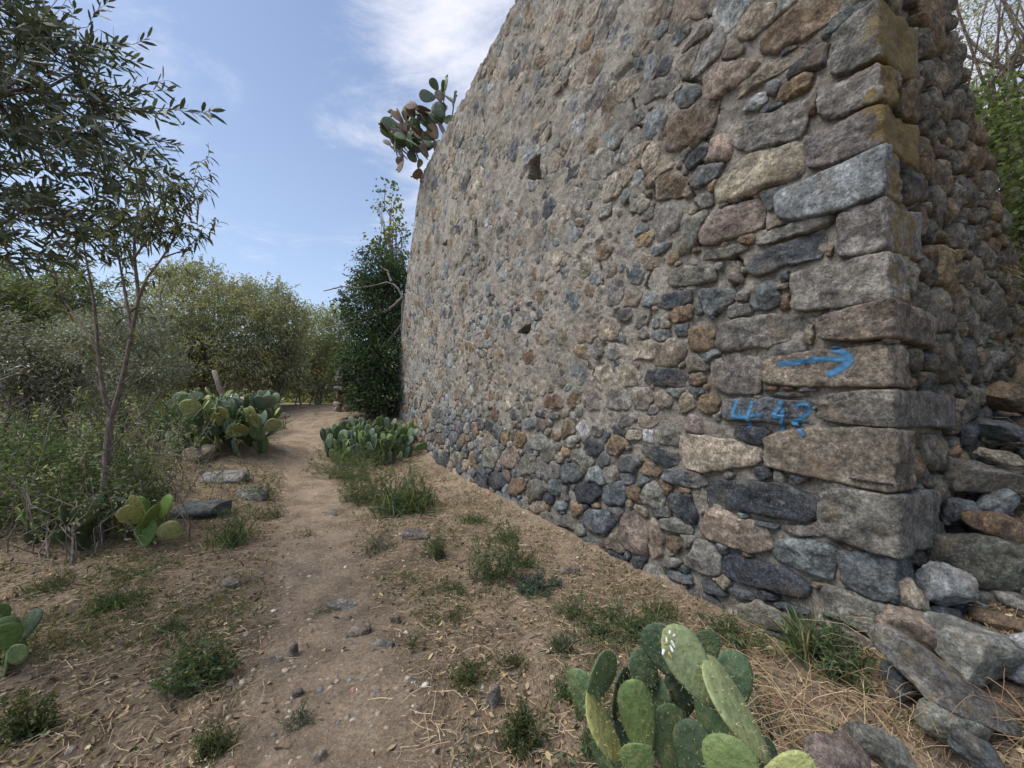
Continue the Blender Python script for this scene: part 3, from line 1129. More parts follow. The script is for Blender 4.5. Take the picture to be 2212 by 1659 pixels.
blocks_f = [p for p, _ in HAND] + [quoin_front(q) for q in QU] + HOLES
FILL = fill_layout(OUT_F, blocks_f, f_size, f_keep, 3, 0.0125, 26000)
blocks_s = [quoin_side(q) for q in QU]
FILS = fill_layout(OUT_S, blocks_s, lambda s, h: 0.17, lambda s, h, rs: True, 5, 0.0125, 5000)

# ------------------------------------------------------------------ the ruined tower: meshes
tower = thing('stone_tower', tuple(C), 'tall ruined rubble stone tower with big grey cornerstones and a blue painted arrow', 'tower')
FRF = (C, D1, UZ, N1)
FRS = (C, D2, UZ, N2)
stones = []      # (screen area, V, F, colour, aux, keep)


def scr_area(poly, fr):
    P = fr[0] + poly[:, :1] * fr[1] + poly[:, 1:] * fr[2]
    x, y = toscreen(P)
    if (y.max() < 0) or (x.max() < 0) or (x.min() > 2212) or (y.min() > 1659):
        return 0.0
    return 0.5 * abs(np.sum(x * np.roll(y, -1) - y * np.roll(x, -1)))


def psize(poly):
    return math.sqrt(0.5 * abs(np.sum(poly[:, 0] * np.roll(poly[:, 1], -1) - poly[:, 1] * np.roll(poly[:, 0], -1))))


MORT = np.array([.455, .408, .338])
MEAN = np.array([.255, .228, .185])


def smear(cc, RR, nz, d):
    """mortar daubed over the rim of stones set flush in it; none where the pointing has gone"""
    k_ = np.clip(sstep(.62, 1.02, RR + .42 * nz), 0, 1) * (1 - d) * .72
    k_ = k_ + .22 * (1 - d) * sstep(.15, .55, nz)
    k_ = np.clip(k_, 0, .9)[:, None]
    return np.asarray(cc)[None] * (1 - k_) + MORT[None] * k_


def tame(cc, k_):
    return cc * (1 - k_) + MEAN * k_


sd_ = 100
for poly, cn in HAND:
    sd_ += 1
    s = psize(poly)
    c_ = poly.mean(0)
    d = float(dryness(*np.array([[c_[0]], [c_[1]]]))[0])
    poly = c_ + (poly - c_) * (1.03 + .05 * d)
    V, Fc, RR, nz = pillow(poly, FRF, 34, (0.015 + 0.07 * s) * (0.45 + 0.45 * d), 0.010 + 0.018 * d, 0.085, sd_, back=0.16, rings=(.985, .93, .82, .66, .48, .28, .1))
    stones.append([1e9, V, Fc, smear(tame(stone_col(cn), .0), RR, nz, d), (rng.random(), 0.03 + .05 * rng.random(), PATCH.get(cn, .15)), scr_area(poly, FRF)])
kinds_hi = ['tan', 'grey', 'blue', 'brown', 'cream', 'pink', 'slate', 'pale', 'ochre', 'green', 'dark', 'rust', 'gran']
w_hi = np.array([.19, .21, .13, .09, .08, .04, .08, .05, .05, .02, .04, .02, .05])
w_lo = np.array([.13, .20, .11, .11, .04, .02, .17, .0, .05, .03, .10, .02, .06])
for poly, s in FILL:
    sd_ += 1
    c_ = poly.mean(0)
    d = float(dryness(*np.array([[c_[0]], [c_[1]]]))[0])
    cn = rng.choice(kinds_hi, p=(w_lo if d > .5 else w_hi) / (w_lo if d > .5 else w_hi).sum())
    ar = scr_area(poly, FRF)
    n = 20 if ar > 350 else 14
    s = psize(poly)
    emb = 0 if d > .5 else abs(rng.normal(0, .006))
    poly = poly.mean(0) + (poly - poly.mean(0)) * (1 + .09 * d)
    V, Fc, RR, nz = pillow(poly, FRF, n, (0.012 + 0.08 * s) * (0.42 + 0.42 * d) - emb, 0.012 + 0.024 * d, 0.10, sd_, back=0.14, rings=(.97, .86, .68, .42, .15))
    stones.append([ar, V, Fc, smear(tame(stone_col(cn), .06), RR, nz, d), (rng.random(), 0.02 + .06 * rng.random(), PATCH.get(cn, .15)), ar])
k_s = ['grey', 'green', 'gran', 'brown', 'tan', 'slate', 'ochre']
for poly, s in FILS:
    sd_ += 1
    cn = rng.choice(k_s, p=[.2, .22, .16, .14, .12, .1, .06])
    ar = scr_area(poly, FRS)
    s = psize(poly)
    V, Fc, RR, nz = pillow(poly, FRS, 18, 0.018 + 0.10 * s, 0.03, 0.12, sd_, back=0.16, rings=(.98, .9, .72, .45, .18))
    hh = poly.mean(0)
    stones.append([ar * 1.5, V, Fc, tame(stone_col(cn), .3) * np.array([.88, .84, .75]), (rng.random(), .12 + .24 * float(sstep(1.4, 2.8, hh[1])) + .1 * rng.random(), .3), ar])

VQ, FQ = CG[22]
ARROW_I = None
for qi, q in enumerate(QU):
    a = (VQ[:, 0] + 1) / 2          # along the long face
    b = (VQ[:, 1] + 1) / 2          # along the short face
    u = (VQ[:, 2] + 1) / 2
    # rounded box in unit space with radius scaled by extents
    tl, sr = q['l'][0], q['r'][0]
    hA0, hA1 = q['h']
    hm = hA1 - hA0
    ea, eb = .12 * a + .58 * a ** 5, .25 * b + .55 * b ** 5
    h0 = hA0 + (q['l'][1] - hA0) * ea * (1 - b) + (q['r'][1] - hA0) * eb * (1 - a * .5)
    h1 = hA1 + (q['l'][2] - hA1) * ea * (1 - b) + (q['r'][2] - hA1) * eb * (1 - a * .5)
    P = np.stack([a * tl - q['p'] * (1 - a), b * sr - q['p'] * (1 - b), h0 + (h1 - h0) * u], -1)
    ctr = np.array([tl / 2, sr / 2, 0])
    rad = min(0.018, 0.3 * hm)
    # round: pull towards an inset copy
    hh0, hh1 = h0 + rad, h1 - rad
    lo = np.stack([np.full_like(a, -q['p'] + rad), np.full_like(a, -q['p'] + rad), np.minimum(hh0, (h0 + h1) / 2)], -1)
    hi = np.stack([np.full_like(a, tl - rad), np.full_like(a, sr - rad), np.maximum(hh1, (h0 + h1) / 2)], -1)
    inner = np.clip(P, lo, np.maximum(lo, hi))
    dlt = P - inner
    P = inner + nrm(dlt) * rad
    # local (t into wall is along D1, s along D2). faces of the block lie at -n side
    W = C + P[:, :1] * D1 + P[:, 1:2] * D2 + P[:, 2:] * UZ
    nn = nrm(VQ)
    dirw = -nn[:, :1] * 0
    cen = W.mean(0)
    out = nrm(W - cen)
    amp = 0.026 * fbm(W / 0.085 + qi * 5.0, 5, 0.68) + 0.016 * fbm(W / 0.30 + qi * 9.0, 2) - 0.02 * np.abs(vn(W / 0.15 + qi * 4.0))
    W = W + out * amp[:, None]
    # lichen mostly on the short face and the arris
    lich = q['li'] * 1.42 * (0.35 + 0.9 * sstep(-0.09, 0.07, P[:, 1]) * (1 - sstep(.25, .8, P[:, 1]))) * (1 - 0.8 * sstep(0.0, 0.20, P[:, 0] + .05 * vn(W / .09)))
    aux = np.stack([np.full_like(a, (qi * .37) % 1), lich, np.full_like(a, .3 if q['c'] != 'slate' else .5)], -1)
    stones.append([2e9, W, [FQ], tame(stone_col(q['c']), .15), aux, 9e9])

stones.sort(key=lambda r: -r[0])
rest = MB()
npart = 0
bv, bf, bn = [], [], 0
for ar, V, Fc, cc, aux, sa in stones:
    if npart < 300 and ar > 0:
        m_ = MB()
        m_.add(V, Fc, cc, aux)
        m_.obj('stone', M_STONE, tower)
        npart += 1
    else:
        rest.add(V, Fc, cc, aux)
    if ar >= 1e9:
        for fa in Fc:
            for f_ in fa:
                bf.append([int(i_) + bn for i_ in f_])
        bv.extend(map(tuple, V))
        bn += len(V)
o = rest.obj('small_stones', M_STONE, tower)
o['kind'] = 'stuff'

# mortar sheets
t_ax = np.concatenate([np.arange(0.05, 2.6, 0.0115), np.arange(2.6, 5, 0.018), np.arange(5, 12.3, 0.03)])
h_ax = np.concatenate([np.arange(-0.4, 3.2, 0.0135), np.arange(3.2, TOP + .1, 0.022)])


def mortar_sheet(ax_, hx, outline, fr, base_fn, holes, cracks, seed):
    X, Y = np.meshgrid(ax_, hx)
    xf, yf = X.ravel(), Y.ravel()
    z = base_fn(xf, yf)
    z = z + 0.016 * fbm(p3(xf / .16, yf / .16, seed), 4, .6) + 0.011 * fbm(p3(xf / .05, yf / .05, seed + 4), 3, .6) + 0.012 * np.maximum(0, vn(p3(xf / .07, yf / .06, seed + 6)) - .1)
    for hpoly in holes:
        bb0, bb1 = hpoly.min(0) - .03, hpoly.max(0) + .03
        m_ = (xf > bb0[0]) & (xf < bb1[0]) & (yf > bb0[1]) & (yf < bb1[1])
        idx = np.where(m_)[0]
        ins = inside(hpoly, xf[idx], yf[idx])
        z[idx[ins]] = -0.42
    for cp in cracks:
        dmin = np.full(len(xf), 9.0)
        wob = 0.012 * fbm(p3(xf / .05, yf / .05, seed + 9), 2)
        for p_, q_ in zip(cp[:-1], cp[1:]):
            ab = q_ - p_
            k_ = np.clip(((xf - p_[0]) * ab[0] + (yf - p_[1]) * ab[1]) / (ab @ ab), 0, 1)
            dmin = np.minimum(dmin, np.hypot(xf - p_[0] - k_ * ab[0], yf - p_[1] - k_ * ab[1]))
        z = np.where(dmin + wob < 0.011, -0.10, z)
    P = fr[0] + xf[:, None] * fr[1] + yf[:, None] * fr[2] + z[:, None] * fr[3]
    en = 0.05 * fbm(p3(xf / .3, yf / .3, seed), 3)
    ok = inside(outline, xf + en, yf + en) | (np.abs(xf) < .06)
    I = np.arange(X.size).reshape(X.shape)
    Fq = np.stack([I[:-1, :-1], I[:-1, 1:], I[1:, 1:], I[1:, :-1]], -1).reshape(-1, 4)
    Fq = Fq[ok[Fq].all(1)]
    used = np.unique(Fq)
    re = np.zeros(X.size, np.int64)
    re[used] = np.arange(len(used))
    return P[used], re[Fq]


def mbase_f(t, h):
    d = dryness(t, h)
    reg = -0.006 * np.ones_like(t) - 0.038 * d - 0.035 * (1 - d) * sstep(.20, .42, fbm(p3(t / .32, h / .26, 77.0), 4, .6))
    return reg - 0.10 * (1 - sstep(0.0, 0.10, t))


mo = MB()
mo.add(*mortar_sheet(t_ax, h_ax, OUT_F, FRF, mbase_f, HOLES, CRK, 11))
mo.obj('mortar', M_MORTAR, tower)
mo = MB()
s_ax = np.arange(0.05, 3.5, 0.02)
mo.add(*mortar_sheet(s_ax, h_ax[::2], OUT_S, FRS, lambda s, h: -0.05 - 0.06 * (1 - sstep(0, .1, s)), [], [], 21))
mo.obj('mortar', M_MORTAR, tower)


def prism(mbq, poly, fr, z0, z1):
    c_ = poly.mean(0)
    n_ = len(poly)
    A_ = fr[0] + poly[:, :1] * fr[1] + poly[:, 1:] * fr[2]
    V = np.vstack([A_ + z0 * fr[3], A_ + z1 * fr[3]])
    i_ = np.arange(n_)
    j_ = (i_ + 1) % n_
    fs_ = [np.stack([i_, j_, j_ + n_, i_ + n_], -1)]
    tri = []
    for base in (0, n_):
        for k_ in range(1, n_ - 1):
            tri.append([base, base + k_, base + k_ + 1])
    mbq.add(V, fs_ + [np.array(tri)])


core = MB()
pf_ = OUT_F.copy()
pf_[:, 0] = np.clip(pf_[:, 0], .45, 99) - .0
pf_[1:7, 0] -= .06
pf_[6:, 1] -= .05
prism(core, pf_, FRF, -0.46, -1.3)
ps_ = OUT_S.copy()
ps_[:, 0] = np.clip(ps_[:, 0], .12, 99)
ps_[1:8, 0] -= .06
ps_[7:, 1] -= .05
for a0, b0 in ((0, 1),):
    # short face core: two convex pieces
    prism(core, np.array([(.12, -.4), (3.3, -.4), (3.0, 2.3), (1.3, 4.2), (.12, 4.2)]), FRS, -0.14, -1.0)
    prism(core, np.array([(.12, 4.2), (1.27, 4.2), (1.27, TOP - .05), (.12, TOP - .05)]), FRS, -0.14, -1.0)
core.obj('rubble_core', M_MORTAR, tower, smooth=False)

# painted marks on the stones
bvh = BVHTree.FromPolygons(bv, bf)


def stroke(mbq, pts, width):
    pts = np.asarray(pts, float)
    d = np.concatenate([[0], np.cumsum(np.linalg.norm(np.diff(pts, axis=0), axis=1))])
    s_ = np.arange(0, d[-1] + 1e-6, 0.006)
    x, y = np.interp(s_, d, pts[:, 0]), np.interp(s_, d, pts[:, 1])
    for _ in range(3):
        x[1:-1] = (x[:-2] + 2 * x[1:-1] + x[2:]) / 4
        y[1:-1] = (y[:-2] + 2 * y[1:-1] + y[2:]) / 4
    tx_, ty_ = np.gradient(x), np.gradient(y)
    l_ = np.hypot(tx_, ty_) + 1e-9
    px2, py2 = -ty_ / l_, tx_ / l_
    W_ = 11
    cr_ = np.linspace(-1, 1, W_)
    cap = np.sqrt(np.clip(np.minimum(s_, d[-1] - s_) / (width * .5), 0.15, 1))
    wd = width * .5 * cap * (1 + .18 * fbm(p3(s_ / .05, 0 * s_, width * 90), 2))
    X_ = x[:, None] + px2[:, None] * cr_ * wd[:, None]
    Y_ = y[:, None] + py2[:, None] * cr_ * wd[:, None]
    V, A_ = [], []
    for a, b in zip(X_.ravel(), Y_.ravel()):
        p = C + a * D1 + b * UZ + 0.5 * N1
        hit = bvh.ray_cast(Vector(p), Vector(-N1), 0.8)
        dd = hit[3] if hit[0] is not None else 0.5
        V.append(p - N1 * (min(dd, .53) - 0.0035))
    cap2 = np.clip(np.minimum(s_, d[-1] - s_) / (width * .35), 0, 1)
    ed = (1 - np.abs(cr_)[None, :] ** 2.2) * cap2[:, None]
    I = np.arange(X_.size).reshape(X_.shape)
    mbq.add(np.array(V), np.stack([I[:-1, :-1], I[:-1, 1:], I[1:, 1:], I[1:, :-1]], -1).reshape(-1, 4), (1, 1, 1),
            np.stack([ed.ravel()] * 3, -1))


def zp6(*xy):
    return [on_front(*zpx(6, xy[i], xy[i + 1])) for i in range(0, len(xy), 2)]


ar_ = MB()
stroke(ar_, zp6(572, 664, 660, 658, 800, 640, 900, 632, 1010, 636), 0.0459)
stroke(ar_, zp6(885, 570, 950, 588, 1000, 615, 1015, 640, 990, 668, 930, 705, 872, 742), 0.0540)
tag(ar_.obj('painted_arrow', M_PAINT, tower), 'blue spray-painted arrow pointing right on a cornerstone')


def zpt(*xy):
    return [on_front((2300 + xy[i] * .31645) * 2212 / 3264, (1050 + xy[i + 1] * .31645) * 2212 / 3264) for i in range(0, len(xy), 2)]


nb = MB()
stroke(nb, zpt(158, 700, 146, 760, 122, 845, 140, 872, 210, 876, 296, 872), 0.0405)
stroke(nb, zpt(205, 790, 200, 900), 0.0216)
stroke(nb, zpt(322, 712, 305, 790, 288, 880, 285, 1000), 0.0351)
stroke(nb, zpt(300, 862, 370, 866, 450, 858), 0.0351)
stroke(nb, zpt(618, 705, 590, 780, 530, 860, 560, 880, 650, 872), 0.0378)
stroke(nb, zpt(628, 800, 605, 900, 585, 1035), 0.0351)
stroke(nb, zpt(742, 800, 765, 760, 830, 742, 868, 775, 855, 835, 800, 890, 705, 932, 745, 955, 800, 1010, 862, 1080), .0320)
tag(nb.obj('painted_number', M_PAINT, tower), 'blue spray-painted number 4-42 below the arrow')

# ------------------------------------------------------------------ generators for plants


def tube(mbq, pts, rad, sides=6, colr=(.2, .17, .14)):
    pts = np.asarray(pts, float)
    n = len(pts)
    rad = np.broadcast_to(np.asarray(rad, float), (n,))
    tan = nrm(np.gradient(pts, axis=0))
    ref = np.array([0.13, 0.31, 0.94]) if abs(tan[0][2]) < .9 else np.array([1.0, .1, .05])
    e1 = nrm(np.cross(tan, ref))
    e2 = np.cross(tan, e1)
    th = np.linspace(0, 2 * math.pi, sides, endpoint=False)
    V = pts[:, None] + rad[:, None, None] * (e1[:, None] * np.cos(th)[None, :, None] + e2[:, None] * np.sin(th)[None, :, None])
    I = np.arange(n * sides).reshape(n, sides)
    J = np.roll(I, -1, 1)
    Fq = np.stack([I[:-1], J[:-1], J[1:], I[1:]], -1).reshape(-1, 4)
    mbq.add(V.reshape(-1, 3), [Fq, I[-1][None, :]] if sides > 4 else [Fq], colr)


def wob(p, q, n, amp, seed):
    t_ = np.linspace(0, 1, n)
    P = np.asarray(p)[None] * (1 - t_)[:, None] + np.asarray(q)[None] * t_[:, None]
    ph = np.sin(t_ * math.pi)[:, None]
    rs = np.random.default_rng(seed)
    o_ = rs.uniform(0, 99)
    d = np.stack([vn(p3(t_ * 3 + o_ + 10 * k_, 0 * t_)) for k_ in range(3)], -1)
    return P + d * amp * ph


def leaves(mbq, B, D, L, Wd, colr, droop=0.0, hexa=False, rs=rng):
    """B bases, D directions, L lengths, Wd widths (N,)"""
    n = len(B)
    D = nrm(D)
    side = nrm(np.cross(D, nrm(rs.standard_normal((n, 3)))))
    nor = np.cross(side, D)
    L = np.broadcast_to(L, (n,))[:, None]
    Wd = np.broadcast_to(Wd, (n,))[:, None]
    dn = np.array([0, 0, -1.0]) * droop
    colr = np.broadcast_to(np.asarray(colr, float), (n, 3))
    if hexa:
        m1 = B + D * L * .32 + dn * L * .08
        m2 = B + D * L * .70 + dn * L * .40
        tip = B + D * L * .95 + dn * L * .85
        V = np.stack([B, m1 - side * Wd * .45 + nor * Wd * .12, m1 + side * Wd * .45 + nor * Wd * .12,
                      m2 - side * Wd * .4 + nor * Wd * .12, m2 + side * Wd * .4 + nor * Wd * .12, tip], 1)
        I = np.arange(n)[:, None] * 6
        Fs = [np.concatenate([I + np.array([0, 1, 2]), I + np.array([3, 5, 4])]), I + np.array([1, 3, 4, 2])]
        mbq.add(V.reshape(-1, 3), Fs, np.repeat(colr, 6, 0))
    else:
        mid = B + D * L * .48 + dn * L * .2
        tip = B + D * L + dn * L * .8
        V = np.stack([B, mid - side * Wd * .5 + nor * Wd * .12, tip, mid + side * Wd * .5 + nor * Wd * .12], 1)
        I = np.arange(n)[:, None] * 4
        mbq.add(V.reshape(-1, 3), [I + np.array([0, 1, 2, 3])], np.repeat(colr, 4, 0))


def mixcol(cols, wts, n, var=.18, rs=rng):
    cols = np.asarray(cols, float)
    k_ = rs.choice(len(cols), n, p=np.asarray(wts) / np.sum(wts))
    return cols[k_] * (1 + var * rs.standard_normal((n, 1)))


def crown(lobes, nclump, per, leafL, leafW, cols, wts, spread, rs, droop=.3, hexa=False, gap=0.0):
    """foliage in clumps near the surface of several lobes"""
    mbq = MB()
    lobes = [(np.array(c_), np.array(r_)) for c_, r_ in lobes]
    vol = np.array([np.prod(r_) ** .67 for _, r_ in lobes])
    pick = rs.choice(len(lobes), nclump, p=vol / vol.sum())
    d = nrm(rs.standard_normal((nclump, 3)))
    rad = rs.uniform(0.45, 1.06, nclump) ** .8
    cc = np.stack([lobes[i][0] for i in pick]) + d * rad[:, None] * np.stack([lobes[i][1] for i in pick])
    if gap:
        keep = fbm(cc / (spread * 3.2) + 3.3, 2) > -gap * .0 - .35 + gap
        cc, d = cc[keep], d[keep]
    nc = len(cc)
    ccol = mixcol(cols, wts, nc, .16, rs)
    B = np.repeat(cc, per, 0) + rs.standard_normal((nc * per, 3)) * spread * np.array([1, 1, .8])
    Dv = np.repeat(d, per, 0) * .6 + rs.standard_normal((nc * per, 3)) * .8 + np.array([0, 0, .05])
    cl = np.repeat(ccol, per, 0) * (1 + .15 * rs.standard_normal((nc * per, 1)))
    leaves(mbq, B, Dv, leafL * rs.uniform(.7, 1.25, nc * per), leafW * rs.uniform(.75, 1.2, nc * per), np.clip(cl, .01, .6), droop, hexa, rs)
    return mbq, cc


def tree(name, label, cat, base, lobes, nclump, per, leafL, leafW, cols, wts, spread, seed, trunk_r=.12, bark=(.19, .165, .14), group=None, mat=None,
         droop=.3, nbr=26, hexa=False, gap=0.0, trunks=1):
    rs = np.random.default_rng(seed)
    base = np.array(base, float)
    o_ = thing(name, tuple(base), label, cat, group)
    crn, cc = crown(lobes, nclump, per, leafL, leafW, cols, wts, spread, rs, droop, hexa, gap)
    tb = MB()
    top = np.mean([np.array(c_) for c_, _ in lobes], 0)
    for k_ in range(trunks):
        off = np.array([rs.normal(0, .35), rs.normal(0, .35), 0]) if k_ else np.zeros(3)
        tgt = top + off * 2 + np.array([0, 0, -.1 * (top[2] - base[2])])
        main = wob(base + off - np.array([0, 0, .15]), tgt, 9, .18 * (top[2] - base[2]) * .5, seed + k_)
        tube(tb, main, np.linspace(trunk_r, trunk_r * .4, 9) * (1 if k_ == 0 else .7), 8, bark)
        for b_ in range(nbr // trunks):
            st = main[rs.integers(3, 9)]
            en = cc[rs.integers(0, len(cc))]
            br = wob(st, en, 6, .22 * np.linalg.norm(en - st) * .6, seed * 7 + b_)
            tube(tb, br, np.linspace(trunk_r * .32, trunk_r * .07, 6), 5, bark)
    # loose shoots that break the outline
    far_ = np.array([min(np.linalg.norm((c - np.array(l_[0])) / np.array(l_[1])) for l_ in lobes) for c in cc])
    order = np.argsort(-(far_ + .25 * (cc[:, 2] - cc[:, 2].mean()) / (np.std(cc[:, 2]) + 1e-6)))[:max(10, len(cc) // 6)]
    size = max(np.mean([np.mean(l_[1]) for l_ in lobes]), .3)
    for k_ in order[::2]:
        l0 = lobes[int(np.argmin([np.linalg.norm((cc[k_] - np.array(l_[0])) / np.array(l_[1])) for l_ in lobes]))]
        d = nrm(nrm(cc[k_] - np.array(l0[0])) + rs.normal(0, .35, 3) + np.array([0, 0, .45]))
        ln_ = rs.uniform(.15, .55) * size
        st = cc[k_] - d * ln_ * .5
        tw = wob(st, cc[k_] + d * ln_, 5, .12 * ln_, seed * 13 + int(k_))
        tube(tb, tw, np.linspace(.010, .003, 5) * min(1, size), 4, bark)
        nl = int(10 + ln_ / leafL * 2.2)
        u_ = rs.uniform(.2, 1, nl)
        B = np.stack([np.interp(u_, np.linspace(0, 1, 5), tw[:, i_]) for i_ in range(3)], -1)
        leaves(crn, B, rs.normal(0, .7, (nl, 3)) + d * .5, leafL * rs.uniform(.6, 1.2, nl), leafW * rs.uniform(.7, 1.2, nl), np.clip(mixcol(cols, wts, nl, .18, rs), .01, .6), droop, hexa, rs)
    tb.obj('trunk', M_BARK, o_)
    crn.obj('crown', mat or M_LEAF, o_, smooth=False)
    return o_


# ------------------------------------------------------------------ prickly pears
def pad_mesh(name, seed, colr):
    rs = np.random.default_rng(seed)
    n = 22
    th = np.linspace(0, 2 * math.pi, n, endpoint=False)
    y = .5 - .5 * np.cos(th)
    x = .5 * np.sin(th) * (0.62 + 0.50 * y) * 0.80
    x *= 1 + .03 * np.sin(3 * th + rs.uniform(0, 6))
    V, Z = [], []
    ctr = np.array([0, .55])
    P = np.stack([x, y], -1)
    T = .045
    bend = rs.uniform(-.12, .12)
    levels = [(.02, -T), (.45, -T * .98), (.8, -T * .75), (.95, -T * .42), (1, 0), (.95, T * .42), (.8, T * .75), (.45, T * .98), (.02, T)]
    for r_, z_ in levels:
        q = ctr + (P - ctr) * r_
        zz = z_ + bend * (q[:, 1] - .5) ** 2 * 1.2 + .018 * np.sin(q[:, 0] * 9 + seed) * q[:, 1]
        V.append(np.c_[q, zz])
    I = np.arange(n * len(levels)).reshape(len(levels), n)
    J = np.roll(I, -1, 1)
    Fq = np.stack([I[:-1], J[:-1], J[1:], I[1:]], -1).reshape(-1, 4)
    m_ = MB()
    m_.add(np.vstack(V), [Fq, I[0][None, ::-1], I[-1][None, :]], colr)
    return m_.mesh(name, M_PAD)


PADC = {'mid': (.105, .172, .068), 'dark': (.05, .088, .045), 'blue': (.14, .205, .145), 'light': (.27, .33, .145), 'yellow': (.27, .29, .10), 'dry': (.19, .14, .105), 'bright': (.14, .24, .06)}
PADS = {k_: [pad_mesh('pad', 10 * i_ + j_, c_) for j_ in range(3)] for i_, (k_, c_) in enumerate(PADC.items())}
fm = MB()
V_, F_ = rock((1, 1, 1.6), 3, 4, .95, .03, 0)
fm.add(V_ + np.array([0, 0, .8]), F_, (.20, .22, .07))
FRUIT = fm.mesh('fruit', M_FRUIT)


def put_pad(parent, base, up, face, L, wid=1.0, kind='mid', rs=rng, thick=1.0):
    up = nrm(up)
    face = nrm(face - up * (face @ up))
    x = np.cross(up, face)
    me = PADS[kind][rs.integers(0, 3)]
    o_ = bpy.data.objects.new('pad', me)
    col.objects.link(o_)
    o_.parent = parent
    M = Matrix(((x[0] * L * wid, up[0] * L, face[0] * L * thick, base[0] - parent.location[0]),
                (x[1] * L * wid, up[1] * L, face[1] * L * thick, base[1] - parent.location[1]),
                (x[2] * L * wid, up[2] * L, face[2] * L * thick, base[2] - parent.location[2]), (0, 0, 0, 1)))
    o_.matrix_local = M
    return o_, x, up, face


def put_fruit(pad, u, v, s=.16):
    """fruit on the pad's rim (pad-local coordinates)"""
    f_ = bpy.data.objects.new('fruit', FRUIT)
    col.objects.link(f_)
    f_.parent = pad
    d = Vector((u, v - .5, 0)).normalized()
    f_.matrix_local = Matrix.Translation((u, v, 0)) @ d.to_track_quat('Z', 'Y').to_matrix().to_4x4() @ Matrix.Diagonal((s * .75, s * .75, s * .75, 1))
    return f_


def pear(label, base, spots, L, gens, kinds, wts, seed, fruit=0.0, lean=(0, 0, 0), spread=.45, cap=280, group=None, wid=(.85, 1.1)):
    rs = np.random.default_rng(seed)
    o_ = thing('prickly_pear', tuple(base), label, 'cactus', group)
    todo = [(np.array(s_, float), nrm(np.array([rs.normal(0, .22), rs.normal(0, .22), 1]) + np.array(lean)), 0) for s_ in spots]
    cnt = 0
    while todo and cnt < cap:
        p, up, gen = todo.pop(0)
        a_ = rs.uniform(0, math.pi)
        face = np.array([math.cos(a_), math.sin(a_), rs.normal(0, .2)])
        l_ = L * rs.uniform(.75, 1.15) * (1 - .07 * gen)
        pad, x, u, fc = put_pad(o_, p, up, face, l_, rs.uniform(*wid), rs.choice(kinds, p=np.array(wts) / sum(wts)), rs)
        cnt += 1
        if gen < gens:
            for _ in range(rs.integers(1, 4)):
                ph = rs.normal(0, .75)
                cpos = p + u * l_ * (.56 + .40 * math.cos(ph)) + x * l_ * .37 * math.sin(ph)
                nu = nrm(u * math.cos(ph * .8) + x * math.sin(ph * .8) + rs.normal(0, .28, 3) + np.array([0, 0, .25]) + np.array(lean) * .6)
                todo.append((cpos, nu, gen + 1))
        if gen >= gens - 1 and rs.random() < fruit:
            for _ in range(rs.integers(2, 6)):
                ph = rs.normal(0, .8)
                put_fruit(pad, .38 * math.sin(ph), .53 + .43 * math.cos(ph), rs.uniform(.10, .16))
    return o_


def disc(c_, rx_, ry_, n, seed):
    rs = np.random.default_rng(seed)
    a_ = rs.uniform(0, 2 * math.pi, n)
    r_ = np.sqrt(rs.uniform(0, 1, n))
    X_, Y_ = c_[0] + rx_ * r_ * np.cos(a_), c_[1] + ry_ * r_ * np.sin(a_)
    return np.stack([X_, Y_, gz(X_, Y_) - .03], -1)


# clump left of the path, clump under the tower, one on the tower's top, small ones
c0 = G(395, 968)
pear('broad prickly pear clump with fruit left of the path, above orange rocks', c0, [G(x_, y_) - np.array([0, 0, .03]) for x_, y_ in zip(np.random.default_rng(4).uniform(285, 575, 40), np.random.default_rng(5).uniform(925, 985, 40))], .42, 3,
     ['mid', 'dark', 'blue', 'light', 'yellow'], [4, 1.2, 4, 2, .8], 11, .35, cap=300)
c1 = G(800, 985)
pear('low dense dark green prickly pear clump between the path and the tower', c1, disc(c1 + np.array([-.05, .15, 0]), 1.0, 1.05, 105, 2), .36, 1,
     ['mid', 'dark', 'blue', 'bright'], [4, 2, 3, 2], 12, .05, wid=(.60, .85), cap=300)
pt = C + 8.35 * D1 + UZ * (TOP - .30) + N1 * .05
sp_ = [at(x_, y_, pt[1] + dy_) for x_, y_, dy_ in ((950, 335, -.1), (925, 340, 0), (965, 300, -.2), (905, 345, .1), (975, 270, -.4), (945, 300, -.2), (930, 320, .2), (900, 350, .3), (880, 345, .1), (870, 340, .2), (960, 255, -.5), (915, 300, -.1), (935, 285, -.2), (890, 320, 0), (950, 315, .1), (925, 345, .3))]
pear('prickly pear with browned pads growing out of the top edge of the tower', pt, sp_, .40, 3,
     ['mid', 'blue', 'dry', 'dark'], [1.5, .8, 5, 2.6], 23, .4, lean=tuple(D1 * .35 + N1 * .45 - UZ * .1), cap=120)
c2 = G(310, 1178)
pear('bright green prickly pear seedling beside the grey flat rock on the left', c2, disc(c2, .12, .08, 4, 3), .32, 1, ['bright', 'yellow'], [3, 1], 31)
c3 = G(60, 1215)
pear('prickly pear half buried in the bush at the left edge', c3, disc(c3 + np.array([0, .3, 0]), .4, .1, 3, 4), .28, 1, ['mid', 'dark'], [2, 3], 32)
c4 = G(25, 1440)
pear('few prickly pear pads lying at the bottom left edge of the ground', c4, disc(c4, .2, .12, 4, 5), .19, 1, ['mid', 'bright', 'dark'], [2, 1, 1], 33)

# the near plant: pads set one by one
cn_ = np.array([0.62, 1.50, float(gz(np.array([.62]), np.array([1.5]))[0])])
near = thing('prickly_pear', tuple(cn_), 'large prickly pear in front, with a pale scarred pad and white dried flowers', 'cactus')


